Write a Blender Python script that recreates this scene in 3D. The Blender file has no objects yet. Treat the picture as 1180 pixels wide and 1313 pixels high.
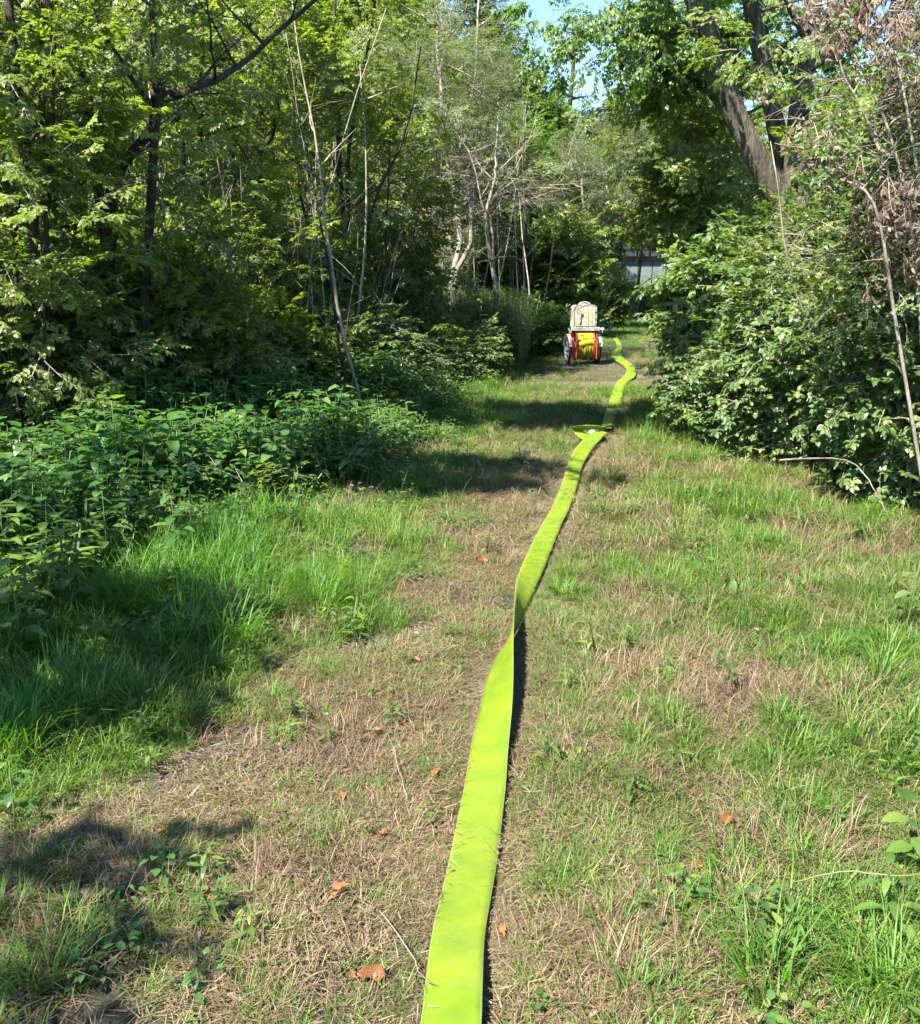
import bpy, math, random
import numpy as np
from mathutils import Vector, Matrix

# ------------------------------------------------------------------ camera, light, exposure
scene = bpy.context.scene
COL = scene.collection
R = math.radians
CAM_H, PITCH, F = 1.55, 14.5, 1180.0
cam_data = bpy.data.cameras.new('camera')
cam_data.sensor_fit = 'HORIZONTAL'; cam_data.sensor_width = 36.0; cam_data.lens = 36.0
cam_data.clip_start = 0.05; cam_data.clip_end = 3000
cam = bpy.data.objects.new('camera', cam_data); COL.objects.link(cam)
cam.location = (0, 0, CAM_H); cam.rotation_euler = (R(90 - PITCH), 0, 0)
scene.camera = cam

SUN_DIR = Vector((-0.53, -0.58, 1.0)).normalized()          # towards the sun
elev = math.asin(SUN_DIR.z); azim = math.atan2(SUN_DIR.x, SUN_DIR.y)
world = bpy.data.worlds.new('World'); scene.world = world; world.use_nodes = True
nt = world.node_tree; nt.nodes.clear()
wo = nt.nodes.new('ShaderNodeOutputWorld'); wb = nt.nodes.new('ShaderNodeBackground')
sky = nt.nodes.new('ShaderNodeTexSky'); sky.sky_type = 'NISHITA'; sky.sun_disc = False
sky.sun_elevation = elev; sky.sun_rotation = azim; sky.air_density = 0.8; sky.dust_density = 0.0; sky.ozone_density = 6.0
wb.inputs['Strength'].default_value = 0.09
nt.links.new(sky.outputs[0], wb.inputs[0]); nt.links.new(wb.outputs[0], wo.inputs[0])
sl = bpy.data.lights.new('sun', 'SUN'); sl.energy = 5.0; sl.angle = R(0.5); sl.color = (1.0, 0.95, 0.87)
so = bpy.data.objects.new('sun', sl); COL.objects.link(so)
so.rotation_euler = SUN_DIR.to_track_quat('Z', 'Y').to_euler()
scene.view_settings.view_transform = 'Standard'; scene.view_settings.look = 'None'
scene.view_settings.gamma = 1.0; scene.view_settings.use_curve_mapping = False
scene.view_settings.exposure = 2.3
scene.render.engine = 'CYCLES'
scene.cycles.max_bounces = 6; scene.cycles.diffuse_bounces = 3; scene.cycles.transmission_bounces = 3
scene.cycles.glossy_bounces = 2
scene.cycles.caustics_reflective = False; scene.cycles.caustics_refractive = False
scene.cycles.use_adaptive_sampling = True; scene.cycles.adaptive_threshold = 0.02

random.seed(7); RNG = np.random.default_rng(11)
U = random.uniform

# ------------------------------------------------------------------ photo measurements -> world points
ct, st = math.cos(R(PITCH)), math.sin(R(PITCH))
def ray(px, py):
    x = (px - 590) / F; y = -(py - 656.5) / F
    return np.array((x, ct + y * st, -st + y * ct))
def at_z(px, py, z=0.0):
    d = ray(px, py); t = (z - CAM_H) / d[2]
    return np.array((d[0] * t, d[1] * t, z))
def at_y(px, py, Y):
    d = ray(px, py); t = Y / d[1]
    return np.array((d[0] * t, Y, CAM_H + d[2] * t))
def height_at(py, Y): return at_y(590, py, Y)[2]
def x_at(px, Y, py=450): return at_y(px, py, Y)[0]
def unproject(x, y, z):
    v = np.stack([x, y, z - CAM_H]); cz = v[1] * ct - v[2] * st; cy = v[1] * st + v[2] * ct
    cz = np.maximum(cz, .05)
    return 590 + F * v[0] / cz, 656.5 - F * cy / cz

# ------------------------------------------------------------------ value noise
_T = RNG.random((256, 256))
def noise(x, y, s=1.0, o=0):
    x = np.asarray(x, float) / s + 37.3 * o; y = np.asarray(y, float) / s + 91.7 * o
    xi = np.floor(x).astype(int); yi = np.floor(y).astype(int); fx = x - xi; fy = y - yi
    fx = fx * fx * (3 - 2 * fx); fy = fy * fy * (3 - 2 * fy)
    g = lambda a, b: _T[a % 256, b % 256]
    return (g(xi, yi) * (1 - fx) + g(xi + 1, yi) * fx) * (1 - fy) + (g(xi, yi + 1) * (1 - fx) + g(xi + 1, yi + 1) * fx) * fy
def smooth(a, b, x):
    t = np.clip((x - a) / (b - a), 0, 1); return t * t * (3 - 2 * t)

# ------------------------------------------------------------------ object helpers
def tag(o, label=None, cat=None, group=None, kind=None):
    if label: o['label'] = label
    if cat: o['category'] = cat
    if group: o['group'] = group
    if kind: o['kind'] = kind
    return o
def empty(name, loc, rz=0):
    o = bpy.data.objects.new(name, None); COL.objects.link(o); o.empty_display_size = .2
    o.location = loc; o.rotation_euler = (0, 0, rz); return o
def mesh_data(name, V, Fc, mats, smooth_=False, idx=None, rnd=None):
    me = bpy.data.meshes.new(name); me.from_pydata([tuple(map(float, v)) for v in V], [], Fc)
    for m in (mats if isinstance(mats, (list, tuple)) else [mats]): me.materials.append(m)
    if smooth_: me.polygons.foreach_set('use_smooth', [True] * len(me.polygons))
    if idx is not None: me.polygons.foreach_set('material_index', idx)
    if rnd is not None:
        a = me.attributes.new('rnd', 'FLOAT', 'FACE'); a.data.foreach_set('value', np.array(rnd, np.float32))
    me.update(); return me
def mesh_obj(name, V, Fc, mats, parent=None, smooth_=False, idx=None, rnd=None, loc=None):
    o = bpy.data.objects.new(name, mesh_data(name, V, Fc, mats, smooth_, idx, rnd)); COL.objects.link(o)
    if parent is not None: o.parent = parent
    if loc is not None: o.location = loc
    return o
class MB:
    """collects simple solids into one mesh"""
    def __init__(s): s.V = []; s.F = []
    def add(s, V, Fc):
        n = len(s.V); s.V += [tuple(v) for v in V]; s.F += [tuple(i + n for i in f) for f in Fc]
    def box(s, c, d, bev=0.0, rot=None):
        hx, hy, hz = d[0] / 2, d[1] / 2, d[2] / 2; b = min(bev, hx * .9, hy * .9, hz * .9)
        if b <= 0:
            V = [(x, y, z) for x in (-hx, hx) for y in (-hy, hy) for z in (-hz, hz)]
            Fc = [(0, 1, 3, 2), (4, 6, 7, 5), (0, 4, 5, 1), (2, 3, 7, 6), (0, 2, 6, 4), (1, 5, 7, 3)]
        else:
            V = []; ix = {}
            for sx in (-1, 1):
                for sy in (-1, 1):
                    for sz in (-1, 1):
                        for a in range(3):
                            p = [sx * hx, sy * hy, sz * hz]
                            for k in range(3):
                                if k != a: p[k] -= (sx, sy, sz)[k] * b
                            ix[(sx, sy, sz, a)] = len(V); V.append(tuple(p))
            Fc = []
            for a in range(3):
                o1, o2 = [k for k in range(3) if k != a]
                for sg in (-1, 1):
                    q = []
                    for u, w in ((-1, -1), (1, -1), (1, 1), (-1, 1)):
                        t = [0, 0, 0]; t[a] = sg; t[o1] = u; t[o2] = w; q.append(ix[(*t, a)])
                    Fc.append(tuple(q))
                for u in (-1, 1):
                    for w in (-1, 1):
                        q = []
                        for e, ax in ((-1, o1), (1, o1), (1, o2), (-1, o2)):
                            t = [0, 0, 0]; t[a] = e; t[o1] = u; t[o2] = w; q.append(ix[(*t, ax)])
                        Fc.append(tuple(q))
            for sx in (-1, 1):
                for sy in (-1, 1):
                    for sz in (-1, 1): Fc.append(tuple(ix[(sx, sy, sz, a)] for a in range(3)))
        M = (Matrix(rot) if rot is not None else Matrix.Identity(3))
        s.add([tuple(M @ Vector(v) + Vector(c)) for v in V], Fc); return s
    def tube(s, pts, rad, n=8, cap=True):
        pts = [Vector(p) for p in pts]; rad = rad if hasattr(rad, '__len__') else [rad] * len(pts)
        V = []; Fc = []; up = None
        for i, p in enumerate(pts):
            t = (pts[min(i + 1, len(pts) - 1)] - pts[max(i - 1, 0)]).normalized()
            if up is None: up = t.orthogonal().normalized()
            up = (up - t * up.dot(t)); up = up.normalized() if up.length > 1e-6 else t.orthogonal().normalized()
            w = t.cross(up)
            for k in range(n):
                a = 2 * math.pi * k / n; V.append(p + (up * math.cos(a) + w * math.sin(a)) * rad[i])
        for i in range(len(pts) - 1):
            for k in range(n):
                Fc.append((i * n + k, i * n + (k + 1) % n, (i + 1) * n + (k + 1) % n, (i + 1) * n + k))
        if cap: Fc.append(tuple(range(n))[::-1]); Fc.append(tuple((len(pts) - 1) * n + k for k in range(n)))
        s.add(V, Fc); return s
    def ring(s, c, r, half_w, thick, n=28, axis='x'):
        """annulus with rectangular section, axis x"""
        V = []; Fc = []
        for k in range(n):
            a = 2 * math.pi * k / n
            for rr, xx in ((r - thick, -half_w), (r, -half_w * .75), (r + .004, 0), (r, half_w * .75), (r - thick, half_w)):
                V.append((c[0] + xx, c[1] + rr * math.cos(a), c[2] + rr * math.sin(a)))
        for k in range(n):
            for j in range(5):
                a0 = k * 5 + j; a1 = k * 5 + (j + 1) % 5; b0 = ((k + 1) % n) * 5 + j; b1 = ((k + 1) % n) * 5 + (j + 1) % 5
                Fc.append((a0, a1, b1, b0))
        s.add(V, Fc); return s
    def lathe_x(s, prof, c, n=28):
        V = []; Fc = []
        for x, r in prof:
            for k in range(n):
                a = 2 * math.pi * k / n; V.append((c[0] + x, c[1] + r * math.cos(a), c[2] + r * math.sin(a)))
        for i in range(len(prof) - 1):
            for k in range(n): Fc.append((i * n + k, i * n + (k + 1) % n, (i + 1) * n + (k + 1) % n, (i + 1) * n + k))
        s.add(V, Fc); return s
    def build(s, name, mat, parent=None, smooth_=False, loc=None):
        return mesh_obj(name, s.V, s.F, mat, parent, smooth_, loc=loc)

# ------------------------------------------------------------------ materials
def N(nt, t, **kw):
    n = nt.nodes.new(t)
    for k, v in kw.items(): setattr(n, k, v)
    return n
def new_mat(name):
    m = bpy.data.materials.new(name); m.use_nodes = True; m.node_tree.nodes.clear()
    return m, m.node_tree
def ramp(nt, fac, stops):
    r = N(nt, 'ShaderNodeValToRGB'); e = r.color_ramp.elements
    while len(e) < len(stops): e.new(.5)
    for i, (p, c) in enumerate(stops): e[i].position = p; e[i].color = (*c, 1)
    nt.links.new(fac, r.inputs[0]); return r.outputs[0]
def mth(nt, op, a, b=None, clamp=False):
    n = N(nt, 'ShaderNodeMath', operation=op); n.use_clamp = clamp
    for i, v in enumerate((a, b)):
        if v is None: continue
        if isinstance(v, (int, float)): n.inputs[i].default_value = v
        else: nt.links.new(v, n.inputs[i])
    return n.outputs[0]
def leaf_mat(name, cols, rough=.42, trans=.42, spec=.5, tcol=(1.25, 1.35, .35)):
    """cols: colour stops chosen per leaf and per branchlet at random"""
    m, t = new_mat(name)
    out = N(t, 'ShaderNodeOutputMaterial'); oi = N(t, 'ShaderNodeObjectInfo'); at = N(t, 'ShaderNodeAttribute', attribute_name='rnd')
    f = mth(t, 'ADD', mth(t, 'MULTIPLY', oi.outputs['Random'], .45), mth(t, 'MULTIPLY', at.outputs['Fac'], .55))
    col = ramp(t, f, [(i / (len(cols) - 1), c) for i, c in enumerate(cols)])
    p = N(t, 'ShaderNodeBsdfPrincipled'); p.inputs['Roughness'].default_value = rough
    p.inputs['Specular IOR Level'].default_value = spec
    t.links.new(col, p.inputs['Base Color'])
    tr = N(t, 'ShaderNodeBsdfTranslucent')
    mx = N(t, 'ShaderNodeMix', data_type='RGBA', blend_type='MULTIPLY'); mx.inputs[0].default_value = 1
    t.links.new(col, mx.inputs[6]); mx.inputs[7].default_value = (*[c * 1.35 for c in tcol], 1)
    t.links.new(mx.outputs[2], tr.inputs[0])
    ms = N(t, 'ShaderNodeMixShader'); ms.inputs[0].default_value = trans
    t.links.new(p.outputs[0], ms.inputs[1]); t.links.new(tr.outputs[0], ms.inputs[2]); t.links.new(ms.outputs[0], out.inputs[0])
    return m
def solid_mat(name, cols, rough=.6, scale=6.0, metal=0.0, bump=.0, bscale=40.0, stretch=(1, 1, 1), spec=.5):
    m, t = new_mat(name)
    out = N(t, 'ShaderNodeOutputMaterial'); p = N(t, 'ShaderNodeBsdfPrincipled')
    tc = N(t, 'ShaderNodeTexCoord'); mp = N(t, 'ShaderNodeMapping'); mp.inputs['Scale'].default_value = stretch
    t.links.new(tc.outputs['Object'], mp.inputs[0])
    nz = N(t, 'ShaderNodeTexNoise'); nz.inputs['Scale'].default_value = scale; nz.inputs['Detail'].default_value = 6; nz.inputs['Roughness'].default_value = .65
    t.links.new(mp.outputs[0], nz.inputs[0])
    n = len(cols)
    col = ramp(t, nz.outputs[0], [(.3 + .4 * i / max(1, n - 1), c) for i, c in enumerate(cols)])
    t.links.new(col, p.inputs['Base Color']); p.inputs['Roughness'].default_value = rough; p.inputs['Metallic'].default_value = metal
    p.inputs['Specular IOR Level'].default_value = spec
    if bump:
        nb = N(t, 'ShaderNodeTexNoise'); nb.inputs['Scale'].default_value = bscale; nb.inputs['Detail'].default_value = 5
        t.links.new(mp.outputs[0], nb.inputs[0]); b = N(t, 'ShaderNodeBump'); b.inputs['Strength'].default_value = bump; b.inputs['Distance'].default_value = .02
        t.links.new(nb.outputs[0], b.inputs['Height']); t.links.new(b.outputs[0], p.inputs['Normal'])
    t.links.new(p.outputs[0], out.inputs[0]); return m

M = {}
M['leaf_mid'] = leaf_mat('leaf_mid', [(.035, .075, .014), (.065, .125, .022), (.105, .18, .034), (.20, .26, .05)], rough=.44, trans=.48)
M['leaf_dark'] = leaf_mat('leaf_dark', [(.03, .065, .016), (.055, .105, .024), (.085, .15, .034), (.16, .21, .045)], rough=.42, trans=.46)
M['leaf_yellow'] = leaf_mat('leaf_yellow', [(.05, .085, .02), (.095, .14, .028), (.155, .20, .04), (.27, .29, .065)], trans=.5)
M['leaf_grey'] = leaf_mat('leaf_grey', [(.06, .09, .035), (.10, .13, .055), (.14, .17, .075), (.2, .22, .11)], rough=.5, tcol=(1.1, 1.15, .5))
M['leaf_bramble'] = leaf_mat('leaf_bramble', [(.036, .075, .022), (.07, .125, .034), (.12, .18, .06), (.25, .275, .11)], rough=.38, trans=.42, spec=.5)
M['leaf_nettle'] = leaf_mat('leaf_nettle', [(.028, .08, .02), (.048, .12, .03), (.075, .16, .038), (.14, .21, .045)], rough=.42, trans=.46)
M['leaf_dead'] = leaf_mat('leaf_dead', [(.035, .022, .014), (.085, .052, .033), (.145, .10, .062), (.26, .20, .13)], rough=.6, trans=.25, tcol=(1.2, 1, .6))
M['leaf_litter'] = leaf_mat('leaf_litter', [(.07, .028, .010), (.15, .055, .014), (.27, .10, .022), (.24, .13, .045)], rough=.65, trans=.1, tcol=(1.2, 1, .6))
M['grass'] = leaf_mat('grass', [(.03, .075, .010), (.06, .13, .015), (.10, .185, .024), (.20, .25, .06)], rough=.5, trans=.42, spec=.3)
M['grass_dark'] = leaf_mat('grass_dark', [(.025, .075, .010), (.05, .13, .014), (.08, .18, .02), (.13, .22, .03)], rough=.5, trans=.45, spec=.3)
M['straw'] = leaf_mat('straw', [(.048, .031, .018), (.112, .074, .043), (.20, .142, .088), (.32, .25, .16)], rough=.75, trans=.18, spec=.2, tcol=(1.1, 1, .7))
M['weed'] = leaf_mat('weed', [(.05, .09, .03), (.09, .14, .045), (.13, .18, .06), (.2, .22, .1)], rough=.5)
M['bark_dark'] = solid_mat('bark_dark', [(.014, .011, .008), (.035, .028, .02), (.06, .05, .036)], .85, 5, bump=.6, bscale=30, stretch=(3, 3, .6), spec=.2)
M['bark_grey'] = solid_mat('bark_grey', [(.022, .02, .014), (.06, .053, .036), (.13, .115, .08)], .9, 7, bump=1, bscale=22, stretch=(3, 3, .5), spec=.2)
M['bark_pale'] = solid_mat('bark_pale', [(.12, .10, .075), (.22, .19, .145), (.33, .29, .23)], .8, 8, bump=.4, bscale=30, stretch=(3, 3, .6), spec=.2)
M['twig'] = solid_mat('twig', [(.10, .08, .055), (.20, .165, .12), (.32, .27, .20)], .8, 10, spec=.2)
M['stem_green'] = solid_mat('stem_green', [(.05, .09, .02), (.09, .13, .035)], .6, 10)

def ground_mat():
    m, t = new_mat('ground_soil')
    out = N(t, 'ShaderNodeOutputMaterial'); p = N(t, 'ShaderNodeBsdfPrincipled'); p.inputs['Roughness'].default_value = .95
    p.inputs['Specular IOR Level'].default_value = .15
    tc = N(t, 'ShaderNodeTexCoord')
    def nz(sc, det=6, ro=.6, dist=0):
        n = N(t, 'ShaderNodeTexNoise'); n.inputs['Scale'].default_value = sc; n.inputs['Detail'].default_value = det
        n.inputs['Roughness'].default_value = ro; n.inputs['Distortion'].default_value = dist
        t.links.new(tc.outputs['Object'], n.inputs[0]); return n.outputs[0]
    soil = ramp(t, nz(28, 8, .75), [(.3, (.035, .027, .021)), (.5, (.085, .07, .057)), (.72, (.17, .145, .12))])
    straw = ramp(t, nz(90, 6, .8, 1.5), [(.32, (.06, .045, .028)), (.5, (.17, .13, .08)), (.68, (.33, .26, .17))])
    green = ramp(t, nz(60, 6, .8), [(.3, (.014, .022, .008)), (.55, (.035, .055, .015)), (.75, (.07, .085, .03))])
    def mixc(f, a, b):
        x = N(t, 'ShaderNodeMix', data_type='RGBA'); t.links.new(f, x.inputs[0]); t.links.new(a, x.inputs[6]); t.links.new(b, x.inputs[7]); return x.outputs[2]
    a1 = N(t, 'ShaderNodeAttribute', attribute_name='dry'); a2 = N(t, 'ShaderNodeAttribute', attribute_name='bare')
    k = ramp(t, mth(t, 'ADD', mth(t, 'MULTIPLY', nz(5), .6), mth(t, 'SUBTRACT', a2.outputs['Fac'], .3)), [(.42, (0, 0, 0)), (.6, (1, 1, 1))])
    c = mixc(a1.outputs['Fac'], green, mixc(k, straw, soil))
    t.links.new(c, p.inputs['Base Color'])
    b = N(t, 'ShaderNodeBump'); b.inputs['Strength'].default_value = .9; b.inputs['Distance'].default_value = .03
    t.links.new(mth(t, 'ADD', nz(45, 8, .75), mth(t, 'MULTIPLY', nz(160, 4, .7), .5)), b.inputs['Height']); t.links.new(b.outputs[0], p.inputs['Normal'])
    t.links.new(p.outputs[0], out.inputs[0]); return m
M['ground'] = ground_mat()

def hose_mat(name, c1, c2, c3, weave=1.0):
    m, t = new_mat(name)
    out = N(t, 'ShaderNodeOutputMaterial'); p = N(t, 'ShaderNodeBsdfPrincipled')
    p.inputs['Roughness'].default_value = .5; p.inputs['Specular IOR Level'].default_value = .4
    uv = N(t, 'ShaderNodeAttribute', attribute_name='huv'); sp = N(t, 'ShaderNodeSeparateXYZ'); t.links.new(uv.outputs['Vector'], sp.inputs[0])
    u, v = sp.outputs[0], sp.outputs[1]      # u across 0..1, v along in metres
    w1 = mth(t, 'SINE', mth(t, 'MULTIPLY', v, 2 * math.pi * 330)); w2 = mth(t, 'SINE', mth(t, 'MULTIPLY', u, 2 * math.pi * 42))
    wv = mth(t, 'MULTIPLY', w1, w2)
    tc = N(t, 'ShaderNodeTexCoord'); nz = N(t, 'ShaderNodeTexNoise'); nz.inputs['Scale'].default_value = 9; nz.inputs['Detail'].default_value = 7; nz.inputs['Roughness'].default_value = .6
    t.links.new(tc.outputs['Object'], nz.inputs[0])
    base = ramp(t, nz.outputs[0], [(.3, c1), (.5, c2), (.7, c3)])
    f = mth(t, 'MULTIPLY', mth(t, 'ADD', wv, 1), .5)
    mx = N(t, 'ShaderNodeMix', data_type='RGBA', blend_type='MULTIPLY'); mx.inputs[0].default_value = 1
    t.links.new(base, mx.inputs[6]); t.links.new(ramp(t, f, [(0, (.86, .9, .8)), (1, (1.08, 1.04, 1.1))]), mx.inputs[7])
    # selvedge: the folded edges are paler
    e = mth(t, 'ABSOLUTE', mth(t, 'SUBTRACT', u, .5))
    ed = ramp(t, e, [(.468, (0, 0, 0)), (.485, (1, 1, 1))])
    m2 = N(t, 'ShaderNodeMix', data_type='RGBA'); t.links.new(ed, m2.inputs[0]); t.links.new(mx.outputs[2], m2.inputs[6]); m2.inputs[7].default_value = (.21, .27, .045, 1)
    # woven-in dust and scuffs
    nd = N(t, 'ShaderNodeTexNoise'); nd.inputs['Scale'].default_value = 55; nd.inputs['Detail'].default_value = 8; nd.inputs['Roughness'].default_value = .8
    t.links.new(tc.outputs['Object'], nd.inputs[0])
    dk = ramp(t, nd.outputs[0], [(.66, (0, 0, 0)), (.74, (.45, .45, .45))])
    m3 = N(t, 'ShaderNodeMix', data_type='RGBA'); t.links.new(dk, m3.inputs[0]); t.links.new(m2.outputs[2], m3.inputs[6]); m3.inputs[7].default_value = (.10, .17, .02, 1)
    t.links.new(m2.outputs[2], p.inputs['Base Color'])
    b = N(t, 'ShaderNodeBump'); b.inputs['Strength'].default_value = .8 * weave; b.inputs['Distance'].default_value = .0016
    t.links.new(wv, b.inputs['Height'])
    wn = N(t, 'ShaderNodeTexNoise'); wn.inputs['Scale'].default_value = 1.0; wn.inputs['Detail'].default_value = 3
    mp = N(t, 'ShaderNodeCombineXYZ'); t.links.new(mth(t, 'MULTIPLY', u, 1.3), mp.inputs[0]); t.links.new(mth(t, 'MULTIPLY', v, 14), mp.inputs[1])
    t.links.new(mp.outputs[0], wn.inputs[0])
    b2 = N(t, 'ShaderNodeBump'); b2.inputs['Strength'].default_value = .55; b2.inputs['Distance'].default_value = .015
    t.links.new(wn.outputs[0], b2.inputs['Height']); t.links.new(b.outputs[0], b2.inputs['Normal'])
    t.links.new(b2.outputs[0], p.inputs['Normal'])
    t.links.new(p.outputs[0], out.inputs[0]); return m
M['hose'] = hose_mat('hose_weave', (.115, .20, .002), (.16, .24, .003), (.215, .27, .004))
M['hose_far'] = hose_mat('hose_weave_far', (.12, .215, .002), (.16, .25, .003), (.205, .275, .004))
M['hose_roll'] = solid_mat('hose_roll', [(.22, .18, .005), (.32, .27, .007), (.40, .34, .012)], .5, 3, stretch=(40, 1, 1))
M['red_paint'] = solid_mat('red_paint', [(.20, .022, .012), (.42, .05, .018), (.50, .085, .02)], .5, 9, bump=.1)
M['orange_paint'] = solid_mat('orange_paint', [(.30, .05, .012), (.42, .085, .016)], .5, 9)
M['alu'] = solid_mat('alu', [(.26, .26, .26), (.38, .38, .37), (.48, .48, .46)], .45, 8, metal=.5)
M['alu_dull'] = solid_mat('alu_dull', [(.36, .31, .20), (.46, .41, .28), (.53, .48, .36)], .5, 7, metal=.15, stretch=(3, 3, .7))
M['rust_stain'] = solid_mat('rust_stain', [(.34, .22, .11), (.42, .29, .16)], .7, 12)
M['rubber'] = solid_mat('rubber', [(.012, .012, .012), (.03, .028, .026)], .8, 20)
M['steel'] = solid_mat('steel', [(.12, .12, .13), (.22, .22, .23)], .5, 20, metal=.4)
M['black'] = solid_mat('black', [(.008, .008, .008), (.02, .02, .02)], .5, 20)
M['shed_wall'] = solid_mat('shed_wall', [(.085, .10, .098), (.13, .15, .145)], .7, 3)
M['shed_red'] = solid_mat('shed_red', [(.07, .016, .012), (.13, .028, .02)], .6, 8)
M['shed_glass'] = solid_mat('shed_glass', [(.10, .17, .2), (.2, .3, .34)], .15, 2)

# ------------------------------------------------------------------ leaves and branchlets
class Sprig:
    def __init__(s): s.V = []; s.F = []; s.r = []; s.m = []
    def leaf(s, b, d, up, L, W, fold=.22, droop=.2, mi=0, lobed=False):
        b = np.array(b, float); d = np.array(d, float); d /= np.linalg.norm(d) + 1e-9
        sd = np.cross(d, up); sd /= np.linalg.norm(sd) + 1e-9; n = np.cross(sd, d)
        k = len(s.V); r = random.random()
        a, c = .3, .68
        P = [b, b + d * L * a, b + d * L * c - n * droop * L * .25, b + d * L * .97 - n * droop * L * .62,
             b + d * L * a * .85 + sd * W * .5 + n * fold * W * .5, b + d * L * a * .85 - sd * W * .5 + n * fold * W * .5,
             b + d * L * c * .95 + sd * W * .36 + n * (fold * W * .36 - droop * L * .25), b + d * L * c * .95 - sd * W * .36 + n * (fold * W * .36 - droop * L * .25)]
        s.V += [tuple(p) for p in P]
        fs = [(k, k + 4, k + 1), (k, k + 1, k + 5), (k + 1, k + 4, k + 6, k + 2), (k + 1, k + 2, k + 7, k + 5), (k + 2, k + 6, k + 3), (k + 2, k + 3, k + 7)]
        s.F += fs; s.r += [r] * 6; s.m += [mi] * 6
    def blade(s, b, az, L, W, lean, curl, mi=0, seg=3):
        k = len(s.V); ca, sa = math.cos(az), math.sin(az); r = random.random(); p = np.array(b, float); th = lean
        for i in range(seg + 1):
            w = W * (1 - (i / seg) ** 1.6) * .5 + (0.0003 if i < seg else 0)
            if i < seg: s.V += [(p[0] - sa * w, p[1] + ca * w, p[2]), (p[0] + sa * w, p[1] - ca * w, p[2])]
            else: s.V.append(tuple(p))
            step = L / seg; p = p + np.array((ca * math.sin(th), sa * math.sin(th), math.cos(th))) * step; th += curl / seg
            if p[2] < .004: p[2] = .004
        for i in range(seg - 1): s.F.append((k + 2 * i, k + 2 * i + 1, k + 2 * i + 3, k + 2 * i + 2))
        s.F.append((k + 2 * seg - 2, k + 2 * seg - 1, k + 2 * seg)); s.r += [r] * seg; s.m += [mi] * seg
    def stem(s, pts, r0, r1, mi=1, n=3):
        mb = MB(); q = len(pts); mb.tube(pts, [r0 + (r1 - r0) * i / (q - 1) for i in range(q)], n, cap=False)
        k = len(s.V); s.V += [tuple(v) for v in mb.V]; s.F += [tuple(i + k for i in f) for f in mb.F]
        s.r += [.5] * len(mb.F); s.m += [mi] * len(mb.F)
    def make(s, name, mats):
        me = mesh_data(name, s.V, s.F, mats, False, s.m, s.r)
        return bpy.data.objects.new(name, me)      # never linked: only read by the scatter groups

def bend_path(b, d, L, n, sag, jit):
    p = np.array(b, float); d = np.array(d, float); d /= np.linalg.norm(d); out = [p.copy()]
    for i in range(n):
        d = d + np.array((U(-jit, jit), U(-jit, jit), U(-jit, jit) - sag)); d /= np.linalg.norm(d); p = p + d * L / n; out.append(p.copy())
    return out
def twig_leaves(s, pts, n, L, W, droop, pend, mi=0, opp=True, tri=False):
    q = len(pts) - 1
    for i in range(n):
        f = (i + 1) / n * q; a = min(int(f), q - 1); t = f - a; p = pts[a] * (1 - t) + pts[a + 1] * t; d = pts[a + 1] - pts[a]; d /= np.linalg.norm(d)
        side = np.cross(d, (0, 0, 1)); side /= np.linalg.norm(side) + 1e-9
        for sg in ((1, -1) if opp else ((1,) if i % 2 else (-1,))):
            dd = d * U(.3, .8) + side * sg * U(.6, 1) + np.array((U(-.2, .2), U(-.2, .2), U(-.35, .35) - pend))
            k = U(.65, 1.15)
            up = np.array((U(-.4, .4), U(-.4, .4), 1))
            if tri:
                s.leaf(p + dd / np.linalg.norm(dd) * L * .35, dd, up, L * k, W * k, U(.1, .35), U(.1, .5), mi)
                for sg2 in (1, -1):
                    d3 = dd * .4 + np.cross(dd, (0, 0, 1)) * sg2; s.leaf(p + dd / np.linalg.norm(dd) * L * .3, d3, up, L * k * .8, W * k * .8, U(.1, .35), U(.1, .5), mi)
            else: s.leaf(p, dd, up, L * k, W * k, U(.05, .4), U(0, .6), mi)
    s.leaf(pts[-1], pts[-1] - pts[-2], (0, 0, 1), L, W, .2, .2, mi)

def branchlet(name, mats, size, nsub, nl, L, W, droop=.1, pend=.1, opp=True, tri=False, sag=.04, twig_r=.004):
    """a flat-ish spray along +X: one main twig with side twigs and leaves"""
    s = Sprig(); main = bend_path((0, 0, 0), (1, 0, .25), size, 5, sag, .12)
    s.stem(main, twig_r, twig_r * .4)
    for k in range(nsub):
        f = .15 + .8 * k / max(1, nsub - 1); i = min(int(f * 5), 4); b = main[i] * (1 - (f * 5 - i)) + main[i + 1] * (f * 5 - i) if f < 1 else main[5]
        sg = 1 if k % 2 else -1; d = (U(.4, 1), sg * U(.5, 1.1), U(-.4, .5))
        sub = bend_path(b, d, size * U(.3, .55) * (1.15 - f * .6), 3, sag, .15); s.stem(sub, twig_r * .5, twig_r * .25)
        twig_leaves(s, sub, nl, L, W, droop, pend, 0, opp, tri)
    twig_leaves(s, main[2:], nl, L, W, droop, pend, 0, opp, tri)
    return s.make(name, mats)

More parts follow.
